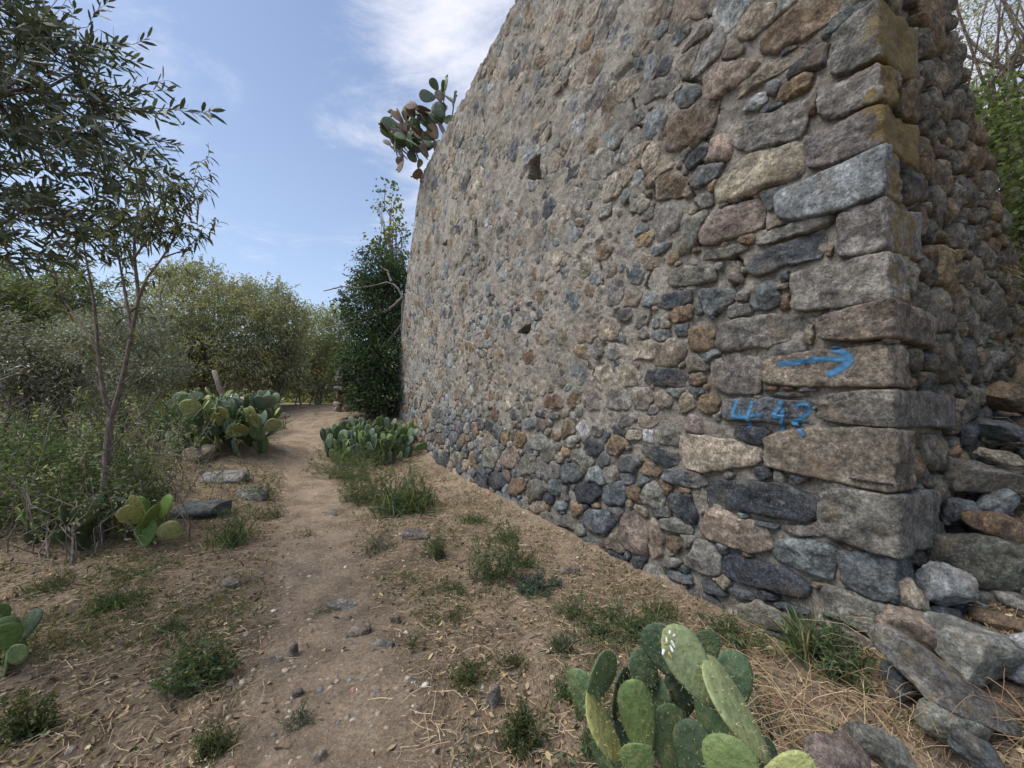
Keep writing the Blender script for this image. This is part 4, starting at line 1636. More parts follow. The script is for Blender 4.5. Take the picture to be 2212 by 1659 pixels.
def npad(x0, y0, x1, y1, wpx, Y0, Y1, kind, turn=0.0, thick=1.0):
    """pad from its base pixel to its tip pixel; turn = rotation of its face about its long axis"""
    a_, b_ = at(x0, y0, Y0), at(x1, y1, Y1)
    L_ = np.linalg.norm(b_ - a_)
    up = nrm(b_ - a_)
    view = nrm(CAMP - (a_ + b_) / 2)
    f0 = nrm(view - up * (view @ up))
    f1 = np.cross(up, f0)
    face = f0 * math.cos(turn) + f1 * math.sin(turn)
    wd = .88 * wpx * (Y0 + Y1) / 2 / F / (L_ * .80 * .92) / max(abs(math.cos(turn)), .55)
    q = put_pad(near, a_, up, face, L_, wd, kind, rng, thick * min(1.0, .22 / L_ + .35))
    sp = bpy.data.objects.new('spines', SPINES)
    col.objects.link(sp)
    sp.parent = q[0]
    sp['kind'] = 'stuff'
    return q


sm_ = MB()
for r_, cnt_, z_ in ((.98, 26, 0), (.78, 15, .034), (.52, 10, .044), (.25, 5, .045)):
    for k_ in range(cnt_):
        for sg in ((1,) if z_ == 0 else (1, -1)):
            th_ = 2 * math.pi * (k_ + .5 * (r_ > .6)) / cnt_ + rng.normal(0, .06)
            y_ = .5 - .5 * math.cos(th_)
            x_ = .5 * math.sin(th_) * (0.62 + 0.50 * y_) * 0.80
            b_ = np.array([x_ * r_, .55 + (y_ - .55) * r_, z_ * sg])
            for _ in range(3):
                d_ = nrm(np.array([x_, y_ - .5, 0]) * (1.2 if z_ == 0 else .2) + np.array([0, 0, sg * (0 if z_ == 0 else .8)]) + rng.normal(0, .35, 3))
                sd2 = nrm(np.cross(d_, rng.standard_normal(3)))
                L2_ = rng.uniform(.03, .075)
                sm_.add(np.array([b_ - sd2 * .0024, b_ + sd2 * .0024, b_ + d_ * L2_]), np.array([[0, 1, 2]]), (.55, .48, .32))
SPINES = sm_.mesh('spines', M_STRAW, False)
PN = [npad(1545, 1528, 1442, 1352, 98, 1.46, 1.52, 'light', .25),
      npad(1665, 1650, 1518, 1422, 92, 1.36, 1.50, 'light', 1.15),
      npad(1455, 1465, 1412, 1345, 92, 1.60, 1.64, 'dark', -.2),
      npad(1415, 1490, 1372, 1405, 70, 1.66, 1.70, 'dark', .3),
      npad(1395, 1640, 1362, 1462, 88, 1.52, 1.56, 'mid', .2),
      npad(1272, 1518, 1326, 1410, 70, 1.52, 1.60, 'mid', 1.15),
      npad(1290, 1580, 1242, 1442, 66, 1.55, 1.58, 'mid', -.7),
      npad(1345, 1640, 1262, 1505, 74, 1.44, 1.48, 'yellow', 1.1),
      npad(1385, 1700, 1372, 1600, 84, 1.36, 1.36, 'mid', .1),
      npad(1540, 1430, 1512, 1362, 74, 1.58, 1.60, 'dark', .2),
      npad(1580, 1545, 1588, 1405, 84, 1.60, 1.66, 'mid', .5),
      npad(1572, 1735, 1580, 1588, 122, 1.25, 1.28, 'mid', .15),
      npad(1640, 1690, 1760, 1644, 62, 1.25, 1.22, 'light', .5),
      npad(1555, 1640, 1540, 1478, 100, 1.50, 1.54, 'mid', -.4),
      npad(1460, 1690, 1440, 1520, 96, 1.54, 1.58, 'dark', .3),
      npad(1500, 1720, 1500, 1555, 100, 1.50, 1.52, 'dark', -.2),
      npad(1420, 1720, 1300, 1560, 80, 1.58, 1.62, 'dark', .5),
      npad(1620, 1700, 1560, 1560, 80, 1.52, 1.55, 'dark', .2),
      npad(1320, 1700, 1305, 1570, 74, 1.60, 1.62, 'dark', -.5), npad(1470, 1560, 1480, 1420, 84, 1.66, 1.70, 'dark', .5),
      npad(1400, 1600, 1420, 1460, 84, 1.66, 1.70, 'dark', -.3), npad(1660, 1720, 1640, 1590, 70, 1.48, 1.52, 'dark', .6),
      npad(1255, 1560, 1262, 1470, 44, 1.62, 1.64, 'mid', .8), npad(1330, 1560, 1352, 1440, 40, 1.64, 1.68, 'dark', 1.1)]
fl = MB()
for k_ in range(9):
    b_ = at(1436 + 22 * math.sin(k_ * .9) ** 2 + rng.uniform(-4, 4), 1362 + 6.5 * k_ + rng.uniform(-3, 3), 1.475)
    V_, F_ = rock((.009, .007, rng.uniform(.012, .026)), 3, k_, .6, .25)
    rot = np.array(Matrix.Rotation(rng.uniform(-1, 1), 3, 'Y') @ Matrix.Rotation(rng.uniform(-1, 1), 3, 'X'))
    fl.add(V_ @ rot.T + b_, F_, (.75, .73, .68) if k_ % 4 else (.45, .33, .12))
fl.obj('dried_flower', M_FRUIT, near)

# ------------------------------------------------------------------ trees
OLC = [(.085, .105, .06), (.06, .075, .046), (.19, .205, .15)]


def young_tree():
    b_ = G(222, 1165)
    Y0 = b_[1]
    o_ = thing('sapling', tuple(b_), 'slender young almond tree with forked grey trunk and thin curled leaves', 'tree')
    tb = MB()
    bk = (.20, .165, .145)

    def pl(*xy, dy=0.0):
        q = np.array([at(xy[i], xy[i + 1], Y0 + dy * i / len(xy)) for i in range(0, len(xy), 2)])
        d = np.concatenate([[0], np.cumsum(np.linalg.norm(np.diff(q, axis=0), axis=1))])
        t_ = np.linspace(0, d[-1], 4 * len(q))
        r_ = np.stack([np.interp(t_, d, q[:, k_]) for k_ in range(3)], -1)
        for _ in range(2):
            r_[1:-1] = (r_[:-2] + 2 * r_[1:-1] + r_[2:]) / 4
        return r_

    limbs = [(pl(220, 1180, 226, 1060, 232, 960, 240, 900), .038, .030), (pl(240, 905, 222, 850, 212, 760, 205, 660, 186, 560, 170, 470), .022, .006),
             (pl(240, 905, 262, 830, 285, 720, 300, 640, 318, 600), .025, .014), (pl(316, 602, 352, 556, 384, 500, 410, 430, 428, 392), .012, .003),
             (pl(300, 640, 288, 540, 300, 440, 302, 360, dy=.2), .018, .004), (pl(288, 560, 330, 500, 350, 430, 345, 395, dy=-.2), .012, .004),
             (pl(285, 720, 268, 620, 250, 520, 240, 440, dy=.3), .016, .004), (pl(262, 830, 330, 770, 370, 720), .010, .003), (pl(222, 850, 180, 780, 150, 740), .010, .003),
             (pl(212, 760, 170, 690, 130, 640, 110, 560, dy=.3), .012, .004), (pl(232, 980, 300, 900, 350, 860, dy=-.2), .010, .003), (pl(352, 556, 400, 540, 420, 520), .010, .003),
             (pl(238, 930, 200, 890, 150, 850, dy=-.2), .010, .003)]
    lf = MB()
    rs = np.random.default_rng(5)
    for k_, (L_, r0, r1) in enumerate(limbs):
        tube(tb, L_, np.linspace(r0, r1, len(L_)), 8 if r0 > .03 else 6, bk)
        if k_ in (0,):
            continue
        low = k_ in (2, 7, 8, 10, 12)
        nt_ = {1: 18, 2: 6, 3: 24, 4: 30, 5: 24, 6: 24, 9: 16}.get(k_, 7)
        for q in range(nt_):
            f_ = rs.uniform(.35 if not low else .5, 1)
            p = L_[int(f_ * (len(L_) - 1))]
            d = nrm(np.array([rs.normal(0, .8), rs.normal(0, .6), rs.uniform(.1, 1.1)]))
            ln_ = rs.uniform(.18, .55)
            tw = wob(p, p + d * ln_, 5, .05, k_ * 50 + q)
            tube(tb, tw, np.linspace(.0045, .0015, 5), 3, bk)
            nl = int(ln_ * (44 if not low else 26))
            u_ = rs.uniform(.1, 1, nl)
            B = np.stack([np.interp(u_, np.linspace(0, 1, 5), tw[:, i_]) for i_ in range(3)], -1)
            Dv = d * .5 + rs.standard_normal((nl, 3)) * .7 + np.array([0, 0, -.15])
            cc_ = mixcol([(.12, .14, .085), (.09, .10, .065), (.25, .22, .08), (.17, .115, .07)], [5, 4, 1.2 if low else .5, .6], nl, .2, rs)
            leaves(lf, B, Dv, rs.uniform(.07, .125, nl), rs.uniform(.018, .028, nl), np.clip(cc_, .01, .5), .75, True, rs)
    tb.obj('trunk', M_BARK, o_)
    lf.obj('crown', M_LEAF, o_, smooth=False)


young_tree()


def near_olive():
    b_ = np.array([-4.4, 1.3, 0.0])
    b_[2] = float(gz(b_[:1], b_[1:2])[0])
    o_ = thing('olive_tree', tuple(b_), 'olive tree leaning in at the upper left, its dark narrow leaves against the sky', 'tree')
    tb, lf = MB(), MB()
    rs = np.random.default_rng(15)
    bk = (.16, .14, .12)
    fork = b_ + np.array([.25, .15, 2.1])
    tube(tb, wob(b_ - np.array([0, 0, .2]), fork, 8, .15, 3), np.linspace(.17, .11, 8), 9, bk)
    ctr, rad = np.array([-3.95, 2.42, 3.55]), np.array([1.66, 1.15, 1.30])
    ends = []
    for k_ in range(14):
        d = nrm(rs.standard_normal(3) * np.array([.8, .8, .7]) + np.array([.35, .1, .1]))
        e_ = ctr + d * rad * .62
        L_ = wob(fork, e_, 8, .35, k_ + 40)
        tube(tb, L_, np.linspace(.026, .007, 8), 6, bk)
        ends.append(L_)
    allp = np.vstack([e_[3:] for e_ in ends])
    for q in range(680):
        d = nrm(rs.standard_normal(3))
        r_ = rs.uniform(.30, 1.0) ** .6
        tip = ctr + d * r_ * rad
        tip[2] += .10 * math.sin(tip[0] * 5)
        if q < 3:
            tip = at([455, 345, 362][q], [240, 318, 380][q], [2.15, 2.0, 2.25][q])
        st = allp[np.argmin(np.linalg.norm(allp - tip, axis=1) + rs.uniform(0, .25, len(allp)))]
        v_ = tip - st
        ln_ = np.linalg.norm(v_)
        tlen = rs.uniform(.32, .6) if q >= 3 else .62
        if ln_ > tlen:
            mid = tip - nrm(v_ + np.array([.15, 0, .15])) * tlen
            tube(tb, wob(st, mid, 4, .06, q), np.linspace(.006, .0035, 4), 3, bk)
        else:
            mid = st
        tw = wob(mid, tip, 6, .06, q + 900)
        tube(tb, tw, np.linspace(.0035, .0012, 6), 3, (.22, .21, .17))
        dirv = nrm(tip - mid)
        nl = max(6, int(np.linalg.norm(tip - mid) / .026))
        u_ = np.repeat(np.linspace(.08, 1, nl), 2)
        B = np.stack([np.interp(u_, np.linspace(0, 1, 6), tw[:, i_]) for i_ in range(3)], -1)
        sd2 = nrm(np.cross(dirv, rs.standard_normal(3)))
        sg = np.tile([1, -1], nl)[:, None]
        # opposite pairs turning round the twig
        rot = np.repeat(np.arange(nl) * 1.4, 2)[:, None]
        sd3 = np.cross(dirv, sd2)
        Dv = dirv * .75 + (sd2 * np.cos(rot) + sd3 * np.sin(rot)) * sg * .75 + rs.standard_normal((2 * nl, 3)) * .22
        cc_ = mixcol(OLC, [6, 4, 1.2], 2 * nl, .2, rs)
        keep = rs.random(2 * nl) < .8
        leaves(lf, B[keep], Dv[keep], rs.uniform(.065, .115, keep.sum()), rs.uniform(.015, .024, keep.sum()), np.clip(cc_[keep], .01, .5), .08, True, rs)
    tb.obj('trunk', M_BARK, o_)
    lf.obj('crown', M_OLIVE, o_, smooth=False)


near_olive()


def gp(x, Y):
    X = (x - CX) / F * Y
    return np.array([X, Y, float(gz(np.array([X]), np.array([Y]))[0])])


def lob(x, y, Y, rx_px, ry_px, rd=None):
    k_ = Y / F
    return (at(x, y, Y), (rx_px * k_, (rd if rd else rx_px * k_ * .9), ry_px * k_))


ALM = [(.29, .29, .20), (.22, .23, .16), (.35, .335, .215), (.42, .35, .18)]
GRY = [(.30, .31, .225), (.23, .24, .165), (.38, .38, .29)]
LAU = [(.036, .060, .036), (.05, .08, .042), (.075, .11, .05)]
MIX = [(.17, .20, .105), (.125, .15, .08), (.24, .24, .13)]
tree('almond_tree', 'broad round almond tree with yellowish leaves beyond the prickly pear clump', 'tree', gp(440, 13),
     [lob(430, 660, 13, 118, 82), lob(370, 720, 12.6, 70, 70), lob(510, 710, 13, 100, 88), lob(450, 770, 12.7, 130, 75), lob(420, 620, 13.3, 60, 48), lob(380, 800, 12.5, 80, 50), lob(520, 800, 12.5, 70, 50)],
     1900, 16, .13, .040, ALM, [5, 4, 2, 1], .13, 61, .14, nbr=40, trunks=3, hexa=True, droop=.5)
tree('almond_tree', 'yellow-tinged almond tree right of the broad round one, at the path\'s end', 'tree', gp(585, 14.5),
     [lob(570, 660, 14.5, 68, 55), lob(610, 720, 14.2, 62, 80), lob(560, 770, 14, 70, 60), lob(625, 690, 14.6, 40, 50), lob(600, 810, 13.9, 70, 45)],
     1050, 16, .13, .040, ALM, [4, 4, 2.4, 1.4], .14, 62, .11, nbr=30, trunks=3, hexa=True, droop=.5)
tree('olive_tree', 'pale silver-grey bushy olive tree behind the forked sapling', 'tree', gp(285, 9),
     [lob(300, 705, 9, 58, 62), lob(240, 735, 8.8, 62, 60), lob(330, 790, 8.9, 60, 60), lob(190, 720, 9.2, 50, 45), lob(240, 820, 8.6, 90, 60)], 1500, 18, .075, .019, GRY, [4, 3, 3], .10, 63, .07, mat=M_OLIVE, nbr=30, trunks=3)
tree('bushy_tree', 'green bushy tree under the olive branches at the far left', 'tree', gp(90, 10),
     [lob(100, 660, 10, 90, 60), lob(20, 690, 9.8, 80, 80), lob(170, 640, 10.3, 60, 45), lob(-60, 640, 9.6, 90, 90), lob(60, 760, 9.6, 130, 80), lob(170, 740, 10, 90, 70)], 2100, 16, .11, .036, MIX, [4, 3, 2], .13, 64, .10, nbr=30, trunks=2)
tree('olive_tree', 'grey dusty olive bush low at the left edge behind the undergrowth', 'tree', gp(60, 6.2),
     [lob(40, 800, 6.2, 100, 70), lob(130, 820, 6.4, 70, 70), lob(-40, 740, 6.0, 80, 70), lob(160, 760, 6.8, 60, 50)], 1300, 18, .07, .018, GRY + [(.10, .075, .055)], [3, 4, 2, 1.5], .085, 65, .05, mat=M_OLIVE, nbr=34, trunks=3)
tree('shrub', 'sunlit pale shrub at the end of the path left of the dark laurel', 'shrub', gp(690, 17),
     [lob(690, 715, 17, 55, 48), lob(730, 700, 17.5, 40, 40), lob(665, 760, 16.6, 50, 50), lob(640, 790, 16.4, 40, 45), lob(735, 790, 17.2, 50, 55)], 1000, 14, .13, .042, [(.28, .29, .16), (.21, .22, .125), (.36, .34, .18)], [4, 3, 2], .15, 66, .07, nbr=26, trunks=3)
tree('shrub', 'thin brownish shrub with bare stems in front of the bright gap at the path\'s end', 'shrub', gp(650, 15.4),
     [lob(640, 800, 15.4, 36, 40), lob(690, 820, 15.6, 40, 36), lob(600, 815, 15.2, 36, 36)], 420, 12, .10, .03, [(.105, .085, .045), (.09, .09, .045), (.14, .115, .06)], [3, 3, 2], .14, 67, .04, nbr=26, trunks=4)
tree('laurel_tree', 'dark green laurel tree at the far end of the tower', 'tree', gp(815, 12.6),
     [lob(815, 590, 12.6, 44, 50), lob(800, 680, 12.4, 62, 70), lob(815, 770, 12.2, 72, 80), lob(850, 650, 13, 50, 90), lob(770, 800, 12.2, 50, 55), lob(825, 850, 12.0, 62, 40), lob(785, 860, 11.8, 36, 26)],
     1750, 16, .11, .048, LAU + [(.13, .17, .075)], [4, 4, 2, 1.2], .16, 68, .12, nbr=34, trunks=2)
tree('fig_tree', 'sparse fig branches with round leaves rising above the dark laurel', 'tree', gp(862, 13.6),
     [lob(838, 440, 13.6, 30, 42), lob(855, 520, 13.4, 34, 52), lob(828, 530, 13.4, 26, 32), lob(842, 400, 13.6, 14, 22)], 64, 9, .14, .10, [(.13, .16, .06), (.09, .115, .05), (.24, .22, .06)], [3, 3, .8], .14, 69, .07, nbr=60)
tree('bushy_tree', 'tall loose tree over the bank at the upper right corner', 'tree', (8.3, 6.4, float(gz(np.array([8.3]), np.array([6.4]))[0])),
     [((8.0, 6.2, 7.6), (1.3, 1.2, 1.1)), ((8.9, 6.4, 8.4), (1.3, 1.2, 1.2)), ((7.4, 6.0, 8.6), (.9, .9, .7)), ((8.2, 6.1, 6.6), (1.2, 1, .8))], 900, 12, .08, .02, GRY + [(.30, .23, .19)], [3, 3, 2, 2], .14, 70, .10, bark=(.17, .13, .115), nbr=60)
tree('creeper', 'bright green creeper hanging over the bank right of the tower', 'plant', (4.9, 3.5, float(gz(np.array([4.9]), np.array([3.5]))[0])),
     [((5.0, 3.65, 3.7), (.7, .6, .55)), ((5.3, 3.8, 4.3), (.6, .5, .45)), ((4.9, 3.45, 2.95), (.55, .45, .55))], 600, 14, .06, .045, [(.12, .16, .065), (.15, .185, .08), (.20, .21, .10)], [3, 3, 2], .09, 71, .03)
tree('shrub', 'dry brown shrub with bare twigs on the bank right of the tower', 'shrub', (3.95, 2.65, float(gz(np.array([3.95]), np.array([2.65]))[0])),
     [((3.95, 2.75, 2.35), (.45, .4, .5)), ((4.2, 2.9, 1.9), (.5, .4, .4))], 110, 12, .04, .012, [(.14, .10, .05), (.10, .10, .04), (.18, .13, .07)], [3, 3, 2], .10, 72, .012, nbr=50, bark=(.22, .17, .12))
tree('bush', 'dark green leafy bush at the foot of the forked sapling', 'shrub', G(150, 1200),
     [(G(130, 1180) + np.array([-.1, .35, .45]), (.62, .4, .45)), (G(215, 1180) + np.array([0, .3, .35]), (.36, .3, .36)), (G(40, 1170) + np.array([-.5, .4, .6]), (.6, .5, .55)),
      (G(170, 1110) + np.array([-.4, .3, .5]), (.75, .5, .45))], 1000, 18, .045, .015, [(.10, .14, .06), (.07, .105, .045), (.155, .18, .08)], [4, 4, 1.6], .06, 73, .02, nbr=40, trunks=4)
tree('bush', 'loose undergrowth bush between the sapling and the left prickly pear clump', 'shrub', G(200, 1010),
     [(G(120, 1010) + np.array([0, .4, .7]), (1.3, .6, .6)), (G(240, 1000) + np.array([0, .5, .6]), (.8, .5, .5)), (G(30, 1020) + np.array([-.4, .4, .8]), (1.1, .6, .7))], 1100, 18, .06, .022, [(.13, .16, .085), (.10, .125, .065), (.19, .20, .115)], [4, 4, 2], .09, 74, .03, nbr=40, trunks=4)
# a far wood closing the view behind the nearer trees
fw = MB()
rs_ = np.random.default_rng(80)
for k_ in range(84):
    Y_ = rs_.uniform(19, 46)
    X_ = rs_.uniform(-1.45, .25) * Y_ if k_ % 4 else rs_.uniform(-.6, -.38) * Y_
    z_ = float(gz(np.array([X_]), np.array([Y_]))[0])
    h_ = rs_.uniform(1.7, 2.5) + .05 * Y_
    q, _ = crown([((X_, Y_, z_ + h_ * .42), (1.9, 1.6, h_ * .58))], 90, 10, .32, .16, MIX + ALM[:1], [3, 2, 2, 3], .35, rs_)
    fw.v += q.v
    fw.c += q.c
    fw.a += q.a
    fw.f += [f_ + fw.n for f_ in q.f]
    fw.n += q.n
o = fw.obj('far_wood', M_LEAF, smooth=False)
tag(o, 'low far-off wood closing the view beyond the path', kind='stuff')

# stake in the cactus clump, dead branches by the laurel
st_b = G(455, 955) + np.array([0, .75, 0])
stake = MB()
tube(stake, wob(st_b - np.array([0, 0, .1]), at(462, 800, st_b[1]), 6, .03, 4), np.linspace(.055, .045, 6), 8, (.24, .20, .165))
o = stake.obj('wooden_stake', M_BARK, offset=st_b)
tag(o, 'weathered wooden stake standing in the left prickly pear clump', 'stake')
db = MB()
b0 = gp(868, 12.4)
Yd = 11.9
for poly_ in ([(880, 845), (868, 700), (872, 640), (845, 608), (780, 622), (735, 620), (700, 628)], [(872, 640), (840, 668), (790, 690), (745, 702), (705, 708)],
              [(868, 700), (830, 750), (800, 770)], [(845, 608), (838, 585), (820, 575)]):
    L_ = np.array([at(x_, y_, Yd) for x_, y_ in poly_])
    t_ = np.linspace(0, len(L_) - 1, 20)
    L2 = np.stack([np.interp(t_, np.arange(len(L_)), L_[:, k_]) for k_ in range(3)], -1) + rng.normal(0, .012, (20, 3))
    tube(db, L2, np.linspace(.045, .015, 20), 6, (.24, .21, .18))
L_ = np.array([[b0[0], b0[1], b0[2] - .2], at(880, 845, Yd)])
tube(db, L_, [.06, .045], 6, (.24, .21, .18))
o = db.obj('dead_branch', M_BARK, offset=b0)
tag(o, 'bare dead branches sticking out of the dark laurel towards the path', 'branch')

# low dry stone wall behind the cactus by the path's end
dw = thing('dry_stone_wall', tuple(gp(760, 12.0)), 'low dry stone wall half hidden by leaves left of the dark laurel', 'wall')
k_ = 0
for row in range(9):
    x_ = 722 + rng.uniform(0, 4) + row * .8
    while x_ < 822 - row * 1.5:
        wpx = rng.uniform(12, 26)
        hpx = rng.uniform(9, 12)
        p = at(x_ + wpx / 2, 884 - row * 10.8, 12.0 + rng.normal(0, .05))
        V, Fq = rock((wpx * 12 / F, .4, hpx * 1.15 * 12 / F), 4, 500 + k_, .35, .12)
        m_ = MB()
        m_.add(V + p, Fq, stone_col(rng.choice(['tan', 'grey', 'pink', 'brown'])), (rng.random(), .1, .2))
        m_.obj('stone', M_STONE, dw)
        x_ += wpx
        k_ += 1

# ------------------------------------------------------------------ rubble heap at the corner, each stone its own thing
RUB = [  # x, y, width, height in photo pixels, depth, colour, tilt, lichen, label
    (2125, 1035, 158, 62, 2.30, 'green', -4, .05, 'smooth oval greenish boulder on the rubble heap beside the tower'),
    (2077, 1104, 88, 52, 2.26, 'slate', 2, .05, 'square dark grey block below the oval boulder on the heap'),
    (2150, 1084, 66, 42, 2.22, 'pale', 28, .0, 'small pale bluish slab tilted below the oval boulder'),
    (2143, 1140, 120, 66, 2.10, 'brown', -14, .05, 'angular brownish wedge under the tilted pale slab'),
    (2105, 1200, 165, 100, 2.06, 'green', -8, .05, 'large mossy dark boulder above the white stone'),
    (2051, 1268, 100, 84, 1.98, 'pale', -18, .0, 'whitish grey rounded boulder, palest of the rubble heap'),
    (1970, 1290, 56, 76, 1.98, 'tan', 12, .05, 'upright tan pointed stone wedged between cornerstones and the whitish boulder'),
    (2029, 1332, 74, 50, 1.96, 'dark', 5, .0, 'blackish stone in the gap under the whitish boulder'),
    (1968, 1360, 116, 72, 1.86, 'tan', -16, .05, 'grey-tan stone leaning against the lowest cornerstone'),
    (2092, 1396, 190, 104, 1.76, 'gran', -18, .26, 'broad grey slab with orange lichen on its edge, topping the long slab'),
    (2042, 1474, 250, 62, 1.68, 'gran', -31, .55, 'long grey slab with orange lichen patches sloping down to the right'),
    (2062, 1560, 112, 84, 1.58, 'green', -24, .05, 'dark grey stone under the long lichen-patched slab'),
    (1955, 1478, 86, 60, 1.80, 'slate', -20, .0, 'shaded dark stone under the upper end of the long slab'),
    (1808, 1640, 130, 62, 1.36, 'pink', 0, .0, 'pinkish brown flat stone at the bottom edge among dry stems'),
    (1900, 1612, 105, 58, 1.46, 'green', -14, .05, 'small mossy stone at the bottom edge right of the pinkish one'),
    (2190, 1332, 70, 66, 1.95, 'brown', 0, .1, 'brown crumbling stone at the right edge of the heap'),
    (2156, 988, 84, 24, 2.40, 'cream', -6, .0, 'cream flat stone lying above the oval boulder'),
    (2050, 976, 34, 34, 2.42, 'rust', 20, .0, 'red brick fragment beside the tower above the square block'),
    (2205, 1415, 58, 110, 1.70, 'pale', -34, .0, 'pale tilted slab at the right edge of the picture'),
    (2150, 930, 140, 36, 2.55, 'slate', -5, .05, 'flat shaded slate at the top of the rubble heap'),
    (2085, 935, 60, 40, 2.52, 'dark', 10, .0, 'dark stone at the top of the heap against the tower'),
    (2145, 780, 60, 40, 2.9, 'grey', -15, .1, 'pale angular stone high on the bank among dry twigs'),
    (2160, 855, 90, 60, 2.75, 'brown', -8, .1, 'brown earthy stone on the bank above the rubble heap'),
    (2120, 1626, 90, 50, 1.44, 'slate', -20, .05, 'dark stone in the bottom right corner'),
]
for k_, (x_, y_, w_, h_, Y_, cn, tl, li, lb) in enumerate(RUB):
    p = at(x_, y_, Y_)
    sw, sh_ = w_ * Y_ / F * .92, h_ * Y_ / F * 1.02
    V, Fq = rock((sw, max(sw, sh_) * .7, sh_), 12 if w_ > 60 else 8, 300 + k_, .38, .09, 7)
    V = V + nrm(V) * (.020 * fbm(V / .07 + k_ * 3.0, 3))[:, None]
    M = Matrix.Rotation(R(10 * math.sin(k_ * 3)), 3, 'Z') @ Matrix.Rotation(R(-tl), 3, 'Y') @ Matrix.Rotation(R(14), 3, 'X')
    V = V @ np.array(M).T + p
    m_ = MB()
    aux = np.stack([np.full(len(V), rng.random()), np.full(len(V), li * 1.0), np.full(len(V), PATCH.get(cn, .15))], -1)
    m_.add(V, Fq, stone_col(cn), aux)
    o = m_.obj('rubble_stone', M_STONE, offset=p)
    tag(o, lb, 'stone', 'fallen stones heaped at the tower corner')
# smaller filling of the heap
hf = MB()
rs_ = np.random.default_rng(90)
for k_ in range(640):
    s_ = rs_.uniform(-.12, 2.2)
    w_ = rs_.uniform(.02, 1.25)
    p = C + D2 * s_ + N2 * w_
    p[2] = float(gz(p[:1], p[1:2])[0]) + .01
    sz = rs_.uniform(.03, .13)
    V, Fq = rock((sz * 1.4, sz, sz * .7), 4, 1000 + k_, .4, .13)
    V = V @ np.array(Matrix.Rotation(rs_.uniform(0, 6), 3, 'Z') @ Matrix.Rotation(rs_.uniform(-.5, .5), 3, 'X')).T
    hf.add(V + p, Fq, stone_col(rs_.choice(['grey', 'green', 'brown', 'slate', 'dark'])), (rs_.random(), .06, .3))
tag(hf.obj('rubble', M_STONE), 'small broken stones filling the heap at the tower corner', kind='stuff')

# ------------------------------------------------------------------ rocks on the ground
ROCKS = [
    (345, 945, 80, 34, 'ochre', .72, 'orange lichened rock under the left prickly pear, leftmost of three'),
    (402, 952, 62, 30, 'ochre', .60, 'orange rock under the left prickly pear, middle of three'),
    (428, 976, 80, 28, 'tan', .42, 'tan rock with an orange end, lowest of three under the prickly pear'),
    (440, 1102, 100, 30, 'slate', .0, 'long dark grey flat rock left of the path'),
    (487, 1030, 84, 18, 'grey', .0, 'pale flat rock farther up the slope left of the path'),
    (545, 1068, 64, 20, 'grey', .0, 'light grey flat rock near the left rim of the path'),
    (372, 975, 30, 22, 'grey', .1, 'small upright grey stone below the orange rocks'),
    (715, 1108, 28, 14, 'tan', .0, 'tan stone on the path beside the green herbs'),
    (635, 1408, 26, 32, 'gran', .0, 'upright greyish stone on the path in the foreground'),
    (775, 1362, 46, 24, 'tan', .0, 'tan embedded stone on the right of the path in the foreground'),
    (853, 1342, 20, 18, 'cream', .0, 'small whitish stone right of the path'),
    (830, 1392, 42, 12, 'gran', .0, 'thin flat grey chip on the path in the foreground'),
    (690, 1642, 30, 22, 'cream', .0, 'white stone at the bottom edge of the path'),
    (595, 1425, 32, 16, 'cream', .0, 'pale cream stone beside the large leafy weed'),
    (500, 1262, 40, 14, 'pink', .0, 'flat reddish stone left of the path among straw'),
    (1065, 1512, 34, 42, 'pink', .0, 'reddish rounded stone in the straw left of the big prickly pear'),
    (740, 1310, 60, 12, 'gran', .0, 'flat grey rock flush with the path'),
    (900, 1155, 56, 16, 'pink', .0, 'reddish flat stone among weeds before the tower'),
    (645, 1500, 24, 18, 'pink', .0, 'pinkish stone on the path near the bottom edge'),
    (610, 900, 40, 12, 'tan', .0, 'tan rock at the top of the path'),
    (560, 858, 40, 14, 'grey', .2, 'grey rock by the left prickly pear at the path\'s top'),
    (590, 860, 26, 10, 'tan', .1, 'small tan rock at the far end of the path'),
    (625, 858, 30, 9, 'tan', .1, 'low tan rock across the far end of the path'),
    (1230, 1232, 40, 16, 'pink', .0, 'flat earthy stone before the tower near the bluish weed'),
]
for k_, (x_, y_, w_, h_, cn, li, lb) in enumerate(ROCKS):
    p = G(x_, y_ + h_ * .35)
    sw, sh_ = w_ * p[1] / F, h_ * p[1] / F
    V, Fq = rock((sw, sw * .6, max(sh_ * 1.5, .03)), 8, 700 + k_, .42, .10, 6)
    M = Matrix.Rotation(R(25 * math.sin(k_ * 2.2)), 3, 'Z')
    V = V @ np.array(M).T + p + np.array([0, 0, sh_ * .15])
    m_ = MB()
    m_.add(V, Fq, stone_col(cn), (rng.random(), li, .2))
    o = m_.obj('rock', M_STONE, offset=p)
    tag(o, lb, 'rock', 'loose rocks on the ground')

# ------------------------------------------------------------------ weeds, each its own plant
WG = [(.10, .15, .07), (.075, .115, .058), (.15, .185, .085)]
WB = [(.085, .13, .105), (.065, .105, .09)]


